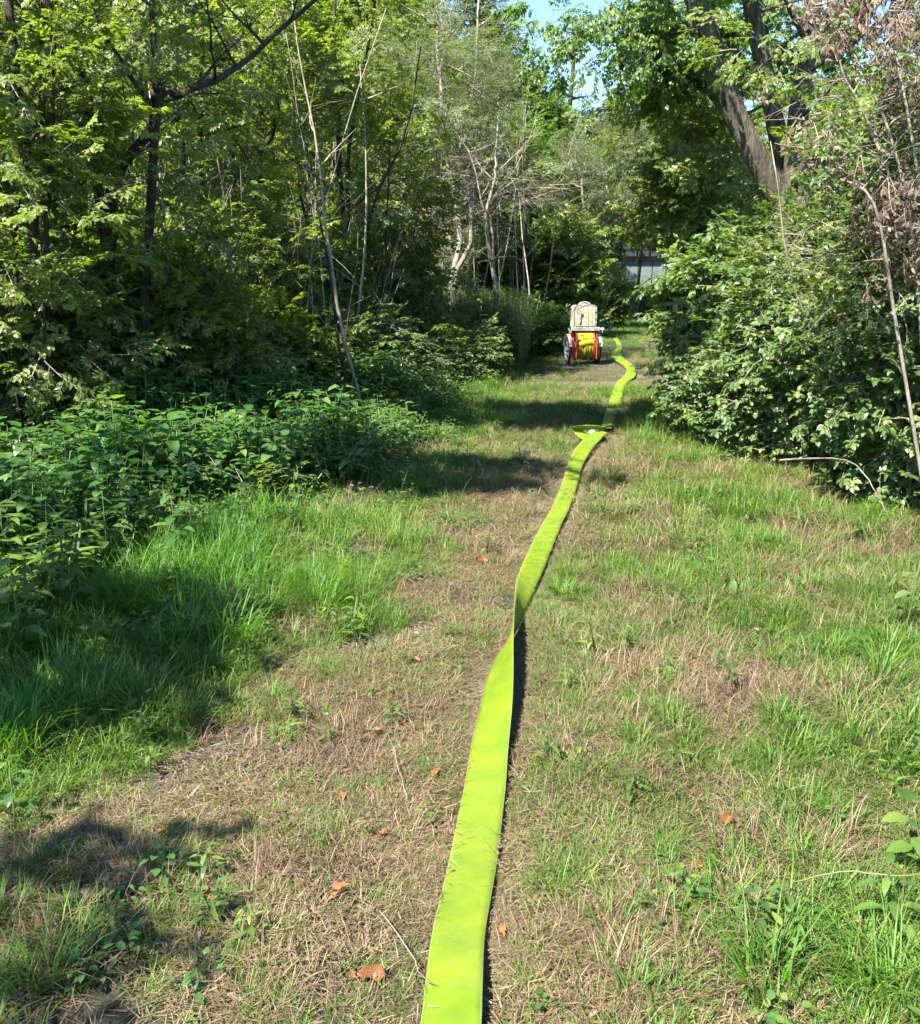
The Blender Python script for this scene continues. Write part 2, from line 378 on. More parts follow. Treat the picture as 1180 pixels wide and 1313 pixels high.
def grass_tuft(name, mat, n, rad, L, W, lean, curl, flat=0):
    s = Sprig()
    for i in range(n):
        a = U(0, 2 * math.pi); r = rad * math.sqrt(random.random()); az = a + U(-1.3, 1.3)
        s.blade((math.cos(a) * r, math.sin(a) * r, 0 if not flat else U(0, flat)), az, L * U(.45, 1.1), W * U(.7, 1.2), lean * U(.3, 1.5), curl * U(.3, 1.5))
    return s.make(name, mat)
def thatch(name, mats, n, rad, L, W):
    s = Sprig()
    for i in range(n):
        a = U(0, 6.283); r = rad * math.sqrt(random.random())
        s.blade((math.cos(a) * r, math.sin(a) * r, U(.002, .018)), U(0, 6.283), L * U(.3, 1.1), W * U(.6, 1.3), U(1.15, 1.75), U(-.5, .6), mi=0 if random.random() < .8 else 1, seg=2)
    return s.make(name, mats)
def nettle(name, mats, h, L, W, pairs, lean=.15):
    s = Sprig(); top = bend_path((0, 0, 0), (U(-lean, lean), U(-lean, lean), 1), h, 4, 0, .08); s.stem(top, .004, .002)
    for i in range(pairs):
        f = (.25 + .75 * (i + 1) / pairs) * 4; a = min(int(f), 3); t = f - a; p = top[a] * (1 - t) + top[a + 1] * t; az = i * 1.57 + U(-.3, .3)
        k = (1.15 - .55 * i / pairs) * U(.8, 1.1)
        for sg in (0, math.pi):
            d = (math.cos(az + sg), math.sin(az + sg), U(-.15, .45)); s.leaf(p + np.array(d) * .015, d, (0, 0, 1), L * k, W * k, U(.1, .3), U(.2, .7))
    return s.make(name, mats)
def low_herb(name, mats, n, L, W):
    s = Sprig()
    for i in range(n):
        a = U(0, 6.283); h = U(.02, .07); r = U(.0, .06); b = (math.cos(a) * r, math.sin(a) * r, h)
        s.leaf(b, (math.cos(a), math.sin(a), U(.0, .5)), (0, 0, 1), L * U(.6, 1.2), W * U(.6, 1.2), U(.1, .3), U(.1, .6))
    return s.make(name, mats)

SP = {}
def variants(key, fn, n): SP[key] = [fn('source_%s_%d' % (key, i)) for i in range(n)]
LT = lambda k: [M[k], M['twig']]
variants('mid_bough', lambda n: branchlet(n, LT('leaf_mid'), .62, 8, 6, .066, .036, pend=.1), 4)
variants('mid_twig', lambda n: branchlet(n, LT('leaf_mid'), .36, 5, 3, .07, .038, pend=.1), 5)
variants('dark_bough', lambda n: branchlet(n, LT('leaf_dark'), .62, 7, 5, .09, .05, pend=.15), 4)
variants('yellow_bough', lambda n: branchlet(n, LT('leaf_yellow'), .55, 7, 5, .062, .034, pend=.1), 4)
variants('yellow_twig', lambda n: branchlet(n, LT('leaf_yellow'), .36, 5, 4, .056, .031, pend=.1), 5)
variants('grey_bough', lambda n: branchlet(n, LT('leaf_grey'), .60, 7, 6, .062, .02, pend=.1, opp=False), 4)
variants('hang_bough', lambda n: branchlet(n, LT('leaf_mid'), .60, 6, 4, .10, .055, pend=.55, sag=.12), 4)
variants('bramble', lambda n: branchlet(n, LT('leaf_bramble'), .40, 4, 3, .048, .032, tri=True, opp=False, sag=.08), 5)
variants('dogwood', lambda n: branchlet(n, LT('leaf_bramble'), .38, 5, 3, .068, .04, pend=.2, sag=.05), 5)
variants('dead_twig', lambda n: branchlet(n, [M['leaf_dead'], M['twig']], .40, 4, 3, .09, .03, pend=1.1, sag=.10), 4)
variants('bare_twig', lambda n: branchlet(n, [M['twig'], M['twig']], .6, 6, 0, .01, .002, sag=.02, twig_r=.006), 4)
variants('weed', lambda n: nettle(n, [M['weed'], M['stem_green']], .75, .085, .014, 20, .1), 4)
def stalks(name):
    s = Sprig()
    for i in range(5):
        b = (U(-.25, .25), U(-.25, .25), 0); p = bend_path(b, (U(-.3, .3), U(-.3, .3), 1), U(1.4, 2.9), 6, 0, .1); s.stem(p, .006, .002, 0)
        for q in range(3):
            j = random.randint(2, 5); s.stem(bend_path(p[j], (U(-1, 1), U(-1, 1), .6), U(.3, .7), 3, 0, .15), .003, .001, 0)
    return s.make(name, [M['twig'], M['twig']])
variants('stalks', stalks, 5)
variants('nettle', lambda n: nettle(n, [M['leaf_nettle'], M['stem_green']], .40, .10, .062, 4, .3), 7)
variants('grass_long', lambda n: grass_tuft(n, M['grass_dark'], 42, .06, .30, .0055, .35, 1.3), 5)
variants('grass_mid', lambda n: grass_tuft(n, M['grass'], 50, .06, .19, .0038, .5, 1.5), 5)
variants('grass_short', lambda n: grass_tuft(n, M['grass'], 48, .065, .075, .0024, .8, 1.0), 5)
variants('straw_up', lambda n: grass_tuft(n, M['straw'], 34, .09, .15, .0022, .85, 1.2), 6)
variants('thatch', lambda n: thatch(n, [M['straw'], M['grass']], 150, .14, .055, .0018), 8)
variants('herb', lambda n: low_herb(n, [M['leaf_nettle'], M['stem_green']], 16, .024, .015), 5)
variants('herb_light', lambda n: low_herb(n, [M['leaf_mid'], M['stem_green']], 12, .034, .02), 4)

def litter(name):
    s = Sprig()
    for i in range(4):
        a = U(0, 6.283); s.leaf((U(-.15, .15), U(-.15, .15), U(.012, .03)), (math.cos(a), math.sin(a), U(-.2, .3)), (U(-.5, .5), U(-.5, .5), 1), U(.012, .035), U(.008, .018), U(.2, .6), U(.2, .9))
    return s.make(name, [M['leaf_dead'], M['twig']])
variants('litter', litter, 6)
variants('small_weed', lambda n: nettle(n, [M['leaf_mid'], M['stem_green']], .13, .05, .018, 5, .4), 6)
_groups = {}
def scatter_group(key):
    if key in _groups: return _groups[key]
    g = bpy.data.node_groups.new('scatter_' + key, 'GeometryNodeTree')
    g.interface.new_socket('Geometry', in_out='INPUT', socket_type='NodeSocketGeometry')
    g.interface.new_socket('Geometry', in_out='OUTPUT', socket_type='NodeSocketGeometry')
    gi = g.nodes.new('NodeGroupInput'); go = g.nodes.new('NodeGroupOutput')
    mp = g.nodes.new('GeometryNodeMeshToPoints'); io = g.nodes.new('GeometryNodeInstanceOnPoints'); jn = g.nodes.new('GeometryNodeJoinGeometry')
    for src in reversed(SP[key]):
        oi = g.nodes.new('GeometryNodeObjectInfo'); oi.inputs['Object'].default_value = src; oi.inputs['As Instance'].default_value = False
        gt = g.nodes.new('GeometryNodeGeometryToInstance'); g.links.new(oi.outputs['Geometry'], gt.inputs[0]); g.links.new(gt.outputs[0], jn.inputs[0])
    def attr(nm, ty):
        a = g.nodes.new('GeometryNodeInputNamedAttribute'); a.data_type = ty; a.inputs['Name'].default_value = nm; return a.outputs['Attribute']
    g.links.new(gi.outputs[0], mp.inputs[0]); g.links.new(mp.outputs[0], io.inputs['Points']); g.links.new(jn.outputs[0], io.inputs['Instance'])
    io.inputs['Pick Instance'].default_value = True
    g.links.new(attr('idx', 'INT'), io.inputs['Instance Index'])
    g.links.new(attr('rot', 'FLOAT_VECTOR'), io.inputs['Rotation']); g.links.new(attr('scl', 'FLOAT_VECTOR'), io.inputs['Scale'])
    g.links.new(io.outputs[0], go.inputs[0]); _groups[key] = g; return g
COUNT = {'n': 0}
def scatter(name, key, P, rot, scl, parent=None, kind='stuff'):
    n = len(P); COUNT['n'] += n
    me = bpy.data.meshes.new(name); me.vertices.add(n); me.vertices.foreach_set('co', np.asarray(P, np.float32).ravel())
    a = me.attributes.new('idx', 'INT', 'POINT'); a.data.foreach_set('value', RNG.integers(0, len(SP[key]), n).astype(np.int32))
    a = me.attributes.new('rot', 'FLOAT_VECTOR', 'POINT'); a.data.foreach_set('vector', np.asarray(rot, np.float32).ravel())
    s3 = np.asarray(scl, np.float32); s3 = np.repeat(s3[:, None], 3, 1) if s3.ndim == 1 else s3
    a = me.attributes.new('scl', 'FLOAT_VECTOR', 'POINT'); a.data.foreach_set('vector', s3.ravel())
    for m in SP[key][0].data.materials: me.materials.append(m)
    o = bpy.data.objects.new(name, me); COL.objects.link(o)
    if parent is not None: o.parent = parent
    md = o.modifiers.new('scatter', 'NODES'); md.node_group = scatter_group(key)
    if kind: o['kind'] = kind
    return o

# ------------------------------------------------------------------ the hose centre line (measured in the photograph)
# (edge A px, py, height) and (edge B px, py, height); A is the right-hand edge near the camera
HOSE = [
 ((606, 1500, .012), (497, 1500, .012)),
 ((612, 1400, .014), (520, 1400, .012)),
 ((617.5, 1313, .040), (539, 1313, .016)),
 ((619, 1262, .046), (545, 1262, .018)),
 ((622, 1200, .022), (553.5, 1200, .016)),
 ((630, 1150, .016), (565, 1150, .014)),
 ((638.5, 1100, .016), (576.5, 1100, .014)),
 ((643, 1060, .018), (585, 1058, .014)),
 ((648.5, 1010, .030), (596, 1005, .014)),
 ((652, 960, .050), (604.5, 955, .014)),
 ((657, 905, .075), (616, 905, .012)),
 ((658.5, 865, .100), (625, 870, .010)),
 ((658.5, 830, .118), (637, 842, .008)),
 ((659, 800, .122), (652, 825, .006)),
 ((660, 772, .112), (667, 800, .006)),
 ((661.5, 748, .090), (680, 772, .006)),
 ((667, 731, .045), (697, 733, .008)),
 ((682, 700, .020), (710, 700, .012)),
 ((695, 675, .018), (720, 675, .014)),
 ((709, 650, .018), (731.5, 650, .014)),
 ((721, 620, .022), (741.5, 620, .014)),
 ((728, 597, .030), (748, 597, .016)),
 ((738, 577, .055), (760, 577, .030)),
 ((752, 562, .060), (773, 562, .055)),
 ((766, 554, .050), (780, 556, .050)),
]
HOSE2 = [
 ((772, 550, .070), (784, 550.5, .060)),
 ((773.5, 540, .040), (787.5, 540, .030)),
 ((780, 520, .016), (795.5, 520, .012)),
 ((786.5, 500, .014), (800.5, 500, .012)),
 ((792, 490, .02), (806, 490, .02)),
 ((801, 482, .02), (815, 483, .02)),
 ((803, 474, .02), (815, 475, .02)),
 ((794, 466, .02), (811, 467.5, .02)),
 ((785, 460, .03), (801, 460.5, .02)),
 ((785, 453, .02), (796, 453, .02)),
 ((791, 447, .02), (798, 447, .02)),
 ((790, 440, .02), (796, 440, .02)),
 ((786, 435, .02), (792, 434, .02)),
]
def stations(L):
    return [(at_z(*a), at_z(*b)) for a, b in L]
def catmull(P, per):
    P = [np.array(p, float) for p in P]; out = []
    for i in range(len(P) - 1):
        p0, p1, p2, p3 = P[max(i - 1, 0)], P[i], P[i + 1], P[min(i + 2, len(P) - 1)]
        for k in range(per):
            t = k / per; out.append(.5 * ((2 * p1) + (-p0 + p2) * t + (2 * p0 - 5 * p1 + 4 * p2 - p3) * t * t + (-p0 + 3 * p1 - 3 * p2 + p3) * t ** 3))
    out.append(P[-1]); return out
S1, S2 = stations(HOSE), stations(HOSE2)
A1, B1 = catmull([s[0] for s in S1], 14), catmull([s[1] for s in S1], 14)
A2, B2 = catmull([s[0] for s in S2], 12), catmull([s[1] for s in S2], 12)
hose_line = np.array([(a + b)[:2] / 2 for a, b in list(zip(A1, B1)) + list(zip(A2, B2))])
hose_half = np.array([np.linalg.norm((a - b)[:2]) / 2 for a, b in list(zip(A1, B1)) + list(zip(A2, B2))])
def hose_clear(x, y):
    """distance from the hose's edge, negative under it"""
    out = np.full(len(x), 9.0)
    for i in range(0, len(hose_line), 3):
        d = np.hypot(x - hose_line[i, 0], y - hose_line[i, 1]) - hose_half[i]; out = np.minimum(out, d)
    return out

# ------------------------------------------------------------------ what grows where (measured control points: dryness, grass height in m)
CTRL = [(60, 1290, .35, .16), (60, 1150, .45, .1), (200, 1200, .55, .08), (300, 1290, .85, .05), (120, 1060, .95, .04), (250, 1000, .95, .04), (330, 1100, .8, .06), (450, 1250, .9, .05),
 (180, 920, .15, .2), (330, 930, .6, .09), (60, 930, .05, .25), (100, 800, .0, .3), (250, 830, .0, .28), (400, 900, .8, .06), (480, 1000, .9, .05), (420, 780, .1, .2), (520, 850, .75, .07), (560, 780, .9, .05),
 (450, 700, .05, .22), (300, 720, .0, .3), (560, 690, .25, .12), (620, 740, .85, .05), (640, 680, .75, .07), (600, 620, .2, .16), (690, 640, .8, .05), (660, 590, .4, .12), (600, 540, .1, .2), (660, 530, .3, .14),
 (690, 560, .55, .08), (740, 600, .8, .06), (720, 520, .45, .1), (680, 470, .05, .22), (640, 490, .05, .22), (745, 475, .9, .04), (700, 475, .5, .08), (780, 480, .6, .07), (830, 470, .75, .1), (840, 510, .4, .16), (830, 430, .1, .14), (660, 455, .0, .2), (800, 425, .1, .1), (765, 450, .15, .08), (700, 440, .1, .15), (840, 455, .2, .12), (860, 560, .4, .2), (790, 520, .5, .12), (820, 400, .1, .12),
 (620, 900, .85, .05), (560, 1100, .9, .05), (700, 900, .75, .08), (720, 1100, .8, .08), (700, 1250, .85, .06), (760, 1000, .7, .11), (800, 1150, .75, .1), (860, 1280, .6, .14), (1000, 1270, .3, .2), (1130, 1260, .3, .22), (900, 1080, .85, .08), (960, 1150, .5, .14),
 (1000, 1030, .4, .16), (920, 950, .55, .14), (860, 900, .5, .14), (960, 860, .75, .08), (1080, 960, .35, .2), (1120, 900, .3, .2), (1150, 1100, .6, .12), (780, 850, .5, .13), (760, 760, .5, .13), (850, 780, .35, .17), (800, 700, .25, .18), (950, 750, .3, .2), (1080, 780, .5, .15),
 (880, 670, .25, .2), (980, 660, .35, .2), (1060, 700, .55, .16), (800, 620, .65, .12), (870, 610, .35, .18), (790, 580, .75, .1), (1150, 800, .5, .15), (740, 700, .6, .1)]
_c = np.array([(*at_z(c[0], c[1])[:2], c[2], c[3]) for c in CTRL])
def cover(x, y):
    """dryness 0..1 and grass height at ground points"""
    x = np.asarray(x, float).ravel(); y = np.asarray(y, float).ravel(); D = np.zeros(len(x)); H = np.zeros(len(x))
    for s in range(0, len(x), 20000):
        sx, sy = x[s:s + 20000, None], y[s:s + 20000, None]
        yy = np.maximum(np.maximum(sy, _c[None, :, 1]), 1.2)
        w = 1 / (((sx - _c[None, :, 0]) / 1.0) ** 2 + ((sy - _c[None, :, 1]) / 1.6) ** 2 + (.02 * yy) ** 2) ** 1.6
        w /= w.sum(1, keepdims=True); D[s:s + 20000] = (w * _c[None, :, 2]).sum(1); H[s:s + 20000] = (w * _c[None, :, 3]).sum(1)
    return D, H
SPOTS = [(*at_z(a, b)[:2], r) for a, b, r in [(325, 965, .22), (230, 1005, .16), (440, 975, .12), (520, 805, .20), (595, 768, .22), (400, 1130, .10), (700, 467, .5), (760, 468, .4), (330, 1110, .1), (90, 1180, .2), (860, 1010, .09), (1060, 1095, .12)]]
def spots(x, y):
    x = np.asarray(x, float); y = np.asarray(y, float); o = np.zeros(x.shape)
    for a, b, r in SPOTS: o = np.maximum(o, np.exp(-(((x - a) / (r * 1.3)) ** 2 + ((y - b) / r) ** 2) ** 1.5))
    return np.clip(o * 1.25 * (.55 + .9 * noise(x, y, .12, 61)), 0, .97)
def relief(x, y):
    x = np.asarray(x, float); y = np.asarray(y, float)
    h = (noise(x, y, .9, 1) - .5) * .035 + (noise(x, y, .25, 2) - .5) * .016
    h = h * smooth(0, .25, hose_clear(x.ravel(), y.ravel()).reshape(x.shape)) 
    return h - .004

# ------------------------------------------------------------------ ground
def make_ground():
    ys = np.concatenate([np.arange(-8, .6, .4), np.arange(.6, 7, .04), np.arange(7, 16, .12), np.arange(16, 60, .6), np.geomspace(60, 900, 24)])
    xs = np.concatenate([-np.geomspace(8, 900, 26)[::-1], np.arange(-7.9, -3, .2), np.arange(-3, 3.6, .05), np.arange(3.6, 9, .2), np.geomspace(9, 900, 26)])
    X, Y = np.meshgrid(xs, ys); Z = relief(X, Y)
    far = smooth(40, 200, np.hypot(X, Y)); Z = Z * (1 - far)
    nx, ny = len(xs), len(ys); V = np.stack([X.ravel(), Y.ravel(), Z.ravel()], 1)
    me = bpy.data.meshes.new('ground'); me.vertices.add(nx * ny); me.vertices.foreach_set('co', V.astype(np.float32).ravel())
    i, j = np.meshgrid(np.arange(nx - 1), np.arange(ny - 1)); a = (j * nx + i).ravel(); Q = np.stack([a, a + 1, a + nx + 1, a + nx], 1)
    me.loops.add(len(Q) * 4); me.loops.foreach_set('vertex_index', Q.ravel().astype(np.int32)); me.polygons.add(len(Q))
    me.polygons.foreach_set('loop_start', (np.arange(len(Q)) * 4).astype(np.int32)); me.polygons.foreach_set('loop_total', np.full(len(Q), 4, np.int32))
    me.update(); me.validate()
    D, H = cover(V[:, 0], V[:, 1]); D = np.clip(D * 1.2, 0, 1)
    out = (np.abs(V[:, 0]) > 6) | (V[:, 1] > 30); D = np.where(out, D * .15, D)
    at = me.attributes.new('dry', 'FLOAT', 'POINT'); at.data.foreach_set('value', D.astype(np.float32))
    bare = noise(V[:, 0], V[:, 1], .55, 5) + spots(V[:, 0], V[:, 1]) * .8
    at = me.attributes.new('bare', 'FLOAT', 'POINT'); at.data.foreach_set('value', bare.astype(np.float32))
    me.polygons.foreach_set('use_smooth', [True] * len(Q)); me.materials.append(M['ground'])
    o = bpy.data.objects.new('ground', me); COL.objects.link(o); tag(o, 'bare soil and thatch of the woodland track', kind='structure')
make_ground()

def in_view(x, y, m=.35):
    return np.abs(x) < (y + .4) * .5 + .45 + m * 1.0
def sample(n, y0, y1, pw=1.0, margin=.6):
    """random ground points between two distances inside a widened view wedge"""
    y = y0 + (y1 - y0) * RNG.random(n) ** pw; x = (RNG.random(n) * 2 - 1) * ((y + .4) * .52 + margin); keep = RNG.random(n) < ((y + .4) * .52 + margin) / ((y1 + .4) * .52 + margin)
    return x[keep], y[keep]
def ground_rot(n, tilt=.15):
    return np.stack([(RNG.random(n) - .5) * 2 * tilt, (RNG.random(n) - .5) * 2 * tilt, RNG.random(n) * 6.283], 1)
NEAR = (1.0, 5.0); MIDD = (5.0, 13.0); FAR_ = (13.0, 42.0)
def track_mask(x, y):
    """1 on open ground, 0 beneath the shrubs at either side"""
    left = np.interp(y, [0, 2, 4, 6, 9, 14, 18, 30, 45], [-2.6, -2.6, -2.9, -2.6, -2.2, -1.2, -.6, 2.2, 5.2])
    right = np.interp(y, [0, 2, 4, 6, 9, 14, 18, 30, 45], [2.8, 2.8, 2.9, 3.1, 2.9, 3.6, 4.6, 7.4, 9.8])
    return smooth(-.5, .4, x - left) * smooth(-.5, .4, right - x)
# thatch of dead stalks
def put(name, key, zones, prob, scl, label, cat=None, tilt=.12):
    P = []; Rr = []; S = []
    for (y0, y1, n, k) in zones:
        x, y = sample(n, y0, y1); D, H = cover(x, y); hc = hose_clear(x, y)
        pr = prob(x, y, D, H) * track_mask(x, y) if key not in ('nettle',) else prob(x, y, D, H)
        keep = (RNG.random(len(x)) < pr) & (hc > (.03 if k < 1.25 else .07 if key != 'thatch' else .10))
        x, y, D, H, hc = x[keep], y[keep], D[keep], H[keep], hc[keep]
        s = scl(D, H, y) * k * (.75 + .5 * RNG.random(len(x)))
        s = s * (.45 + .55 * smooth(.0, .16, hc))
        P.append(np.stack([x, y, relief(x, y)], 1)); Rr.append(ground_rot(len(x), tilt)); S.append(s)
    P, Rr, S = map(np.concatenate, (P, Rr, S)); o = scatter(name, key, P, Rr, S); tag(o, label, cat or 'grass')
patch = lambda x, y, s, o: noise(x, y, s, o)
bareP = lambda x, y: (1 - smooth(.55, .68, noise(x, y, .5, 5) * .65 + noise(x, y, .17, 6) * .35)) * (1 - spots(x, y))
put('straw_thatch', 'thatch', [(1.0, 5, 11500, 1.0), (5, 13, 13000, 1.6), (13, 25, 9000, 1.6)], lambda x, y, D, H: np.clip(.5 + .6 * D, 0, 1) * (.1 + .9 * bareP(x, y)), lambda D, H, y: 1.0 + 0 * D, 'matted thatch of bleached dead grass stalks on the track')
put('dry_grass', 'straw_up', [(1.0, 5, 7000, 1.0), (5, 13, 8500, 1.3)], lambda x, y, D, H: np.clip(.5 + D * .6, 0, 1) * np.where(x > .3, 1, .6) * smooth(.3, .6, patch(x, y, .4, 9)), lambda D, H, y: .5 + H * 3, 'pale dry grass standing in wisps between the green tufts')
put('short_grass', 'grass_short', [(1.0, 5, 19000, 1.0), (5, 13, 17000, 1.5), (13, 42, 22000, 1.9)], lambda x, y, D, H: (.8 + .2 * (1 - D)) * smooth(.33, .55, patch(x, y, .3, 12) * .6 + patch(x, y, .09, 13) * .4) * (.2 + .8 * bareP(x, y)), lambda D, H, y: .6 + H * 3, 'short green grass growing in scattered tufts on the track')
put('medium_grass', 'grass_mid', [(1.0, 5, 6500, 1.0), (5, 13, 9000, 1.25), (13, 30, 4000, 1.6)], lambda x, y, D, H: smooth(.05, .16, H) * np.where(x < -.2, 1, .58) * (.1 + .9 * smooth(.44, .6, patch(x, y, .3, 17) * .65 + patch(x, y, .1, 18) * .35)), lambda D, H, y: .35 + H * 3.3, 'light green grass of medium height along the sunny side')
put('long_grass', 'grass_long', [(1.0, 5, 4200, 1.0), (5, 13, 5500, 1.15), (13, 22, 1500, 1.3)], lambda x, y, D, H: smooth(.15, .27, H) * np.where(x < .6, 1, .35) * (.12 + .88 * smooth(.38, .6, patch(x, y, .35, 19))), lambda D, H, y: .4 + H * 2.2, 'long lush grass arching over the shaded verge')
put('verge_herbs', 'herb', [(1.0, 5, 2600, 1.0), (5, 13, 6000, 1.4), (13, 25, 4000, 2)], lambda x, y, D, H: (1 - D) ** 2 * np.where(x < .2, .8, .12) * smooth(.4, .6, patch(x, y, .5, 21)), lambda D, H, y: .9 + H * 3, 'low round-leaved herbs between the grass of the verge', 'ground cover')
put('clover', 'herb_light', [(1.0, 5, 1500, 1.0), (5, 13, 2000, 1.2)], lambda x, y, D, H: .8 * (1 - D) * smooth(.55, .7, patch(x, y, .4, 25)), lambda D, H, y: .8 + 0 * D, 'small light green clover patches in the turf', 'ground cover')

put('leaf_crumbs', 'litter', [(1.0, 5, 900, 1.0), (5, 13, 1300, 1.2)], lambda x, y, D, H: .5 + .5 * D, lambda D, H, y: .8 + 0 * D, 'small crumbs of dry brown leaves strewn over the turf', 'leaf litter')
put('turf_weeds', 'small_weed', [(1.0, 5, 420, 1.0), (5, 13, 1500, 1.2)], lambda x, y, D, H: (1 - .75 * D) * smooth(.45, .6, patch(x, y, .45, 45)), lambda D, H, y: .6 + H * 3, 'small upright broad-leaved weeds among the grass', 'weeds')
# nettles on the shaded bank
def nettle_bed():
    n = 34000; y = 2.8 + 12 * RNG.random(n) ** .8; x = -6.5 + 7.2 * RNG.random(n)
    edge = np.interp(y, [2.8, 3.6, 4.5, 5.5, 7, 9, 11, 14], [-1.75, -1.8, -1.5, -.95, -.45, -.1, .05, .1]) + (noise(x, y, .7, 31) - .5) * .9
    d = edge - x; keep = (d > 0) & (RNG.random(n) < np.clip(.12 + d * .8, 0, 1) * .75 * smooth(.25, .5, noise(x, y, .45, 35) + d * .25)) & (x > -.55 * y - 1.2); x, y, d = x[keep], y[keep], d[keep]
    s = (.6 + .5 * smooth(0, 1.4, d)) * (.5 + .8 * RNG.random(len(x))) * (.5 + 1.0 * noise(x, y, .55, 33))
    o = scatter('nettle_bed', 'nettle', np.stack([x, y, np.zeros(len(x))], 1), ground_rot(len(x), .25), s)
    tag(o, 'dense bed of dark green nettles on the shaded bank beside the track', 'nettles')
nettle_bed()
def bank_mix(name, key, n, sc, lab, o_, cat):
    y = 3.2 + 10 * RNG.random(n); edge = np.interp(y, [2.8, 4.5, 5.5, 7, 9, 11, 14], [-2.0, -1.9, -1.4, -.8, -.4, -.3, -.2]); x = edge - 3.4 * RNG.random(n) ** 1.3
    k = (noise(x, y, .5, o_) > .5) & (x > -.55 * y - 1); x, y = x[k], y[k]; m = len(x)
    r = np.stack([(RNG.random(m) - .5) * .8, -RNG.random(m) * .7, RNG.random(m) * 6.283], 1) if key != 'small_weed' else ground_rot(m, .3)
    z = (.04 + .24 * RNG.random(m)) if key != 'small_weed' else np.zeros(m)
    tag(scatter(name, key, np.stack([x, y, z], 1), r, sc * (.6 + .8 * RNG.random(m))), lab, cat)
bank_mix('bramble_runners', 'bramble', 480, .75, 'low bramble runners straggling through the nettles of the bank', 51, 'brambles')
bank_mix('bank_weeds', 'small_weed', 3200, 2.2, 'taller narrow-leaved weeds mixed into the nettle bank', 53, 'weeds')
bank_mix('bank_herbage', 'yellow_twig', 320, .6, 'yellowing leafy sprays between the nettles', 55, 'weeds')
bank_mix('bank_dead_twigs', 'bare_twig', 60, .5, 'dead twigs poking out of the nettle bank', 57, 'twigs')
def weeds():
    n = 1500; x = x_at(620, 15) + RNG.normal(0, .85, n); y = 14.6 + RNG.random(n) * 3.4
    x2 = RNG.uniform(-5, .6, 900); y2 = RNG.uniform(14, 20, 900); x = np.concatenate([x, x2]); y = np.concatenate([y, y2])
    k = x < np.interp(y, [14, 18], [.9, 1.3]); x, y = x[k], y[k]
    o = scatter('tall_weeds', 'weed', np.stack([x, y, np.zeros(len(x))], 1), ground_rot(len(x), .2), 1.1 + .7 * RNG.random(len(x)))
    tag(o, 'tall pale green weeds with narrow leaves below the thin grey stems', 'weeds')
weeds()
def dry_stalks():
    n = 130; y = 9.5 + 12 * RNG.random(n); x = -.5 * y + .62 * y * RNG.random(n) * .78; k = (x < np.interp(y, [9, 22], [-1.6, .6])); x, y = x[k], y[k]
    o = scatter('dry_stalks', 'stalks', np.stack([x, y, np.zeros(len(x))], 1), ground_rot(len(x), .28), .6 + .7 * RNG.random(len(x)))
    tag(o, 'thin dry upright stalks and whips standing through the left thicket', 'stalks')
dry_stalks()

# ------------------------------------------------------------------ shrubs and trees
def spray_rot(dirs, tilt=.5):
    """euler angles that lay a branchlet's +X along dirs"""
    n = len(dirs); az = np.arctan2(dirs[:, 1], dirs[:, 0]); el = np.arctan2(dirs[:, 2], np.hypot(dirs[:, 0], dirs[:, 1]))
    return np.stack([(RNG.random(n) - .5) * 2 * tilt, -el, az], 1)
def crown_points(c, r, n, seed, shell=.55, gap=.42, base=None):
    """points in an uneven ellipsoid: lumps and gaps from noise"""
    out = []; od = []; tot = 0
    while tot < n:
        v = RNG.normal(size=(n * 2, 3)); v /= np.linalg.norm(v, axis=1, keepdims=True)
        lump = .72 + .5 * noise(v[:, 0] * 2 + v[:, 2] * 1.3, v[:, 1] * 2 - v[:, 2] * 1.7, .55, seed)
        q = (shell + (1 - shell) * RNG.random(len(v))) ** 1.0 * lump
        inner = RNG.random(len(v)) < .25; q = np.where(inner, q * RNG.random(len(v)) ** .4, q)
        p = v * q[:, None] * np.array(r) + np.array(c)
        g = noise(p[:, 0] + p[:, 2] * .7, p[:, 1] - p[:, 2] * .9, max(.35, min(r) * .38), seed + 3) * .6 + noise(p[:, 0] - p[:, 2], p[:, 2] * 1.3, max(.3, min(r) * .25), seed + 5) * .4
        k = (g > gap) & (p[:, 2] > .08); out.append(p[k]); od.append(v[k]); tot += k.sum()
    return np.concatenate(out)[:n], np.concatenate(od)[:n]
SEED = [100]
def foliage(parent, loc, key, c, r, n, size, gap=.42, shell=.55, droop=.15, name='foliage', tilt=.55):
    SEED[0] += 7; P, D = crown_points(c, r, n, SEED[0], shell, gap)
    D = D * np.array((1, 1, .45)) + RNG.normal(0, .38, D.shape); D[:, 2] -= droop; D /= np.linalg.norm(D, axis=1, keepdims=True)
    return scatter(name, key, P - np.array(loc), spray_rot(D, tilt), size * (.7 + .6 * RNG.random(n)), parent)
def curve_stem(b, d, L, r0, r1, n=9, wob=.08, up=.03, bias=(0, 0, 0)):
    p = Vector(b); d = Vector(d).normalized(); pts = [p.copy()]; rad = [r0]
    for i in range(n):
        d = (d + Vector((U(-wob, wob) + bias[0], U(-wob, wob) + bias[1], U(-wob, wob) * .5 + up + bias[2]))).normalized(); p = p + d * (L / n); pts.append(p.copy()); rad.append(r0 + (r1 - r0) * (i + 1) / n)
    return pts, rad
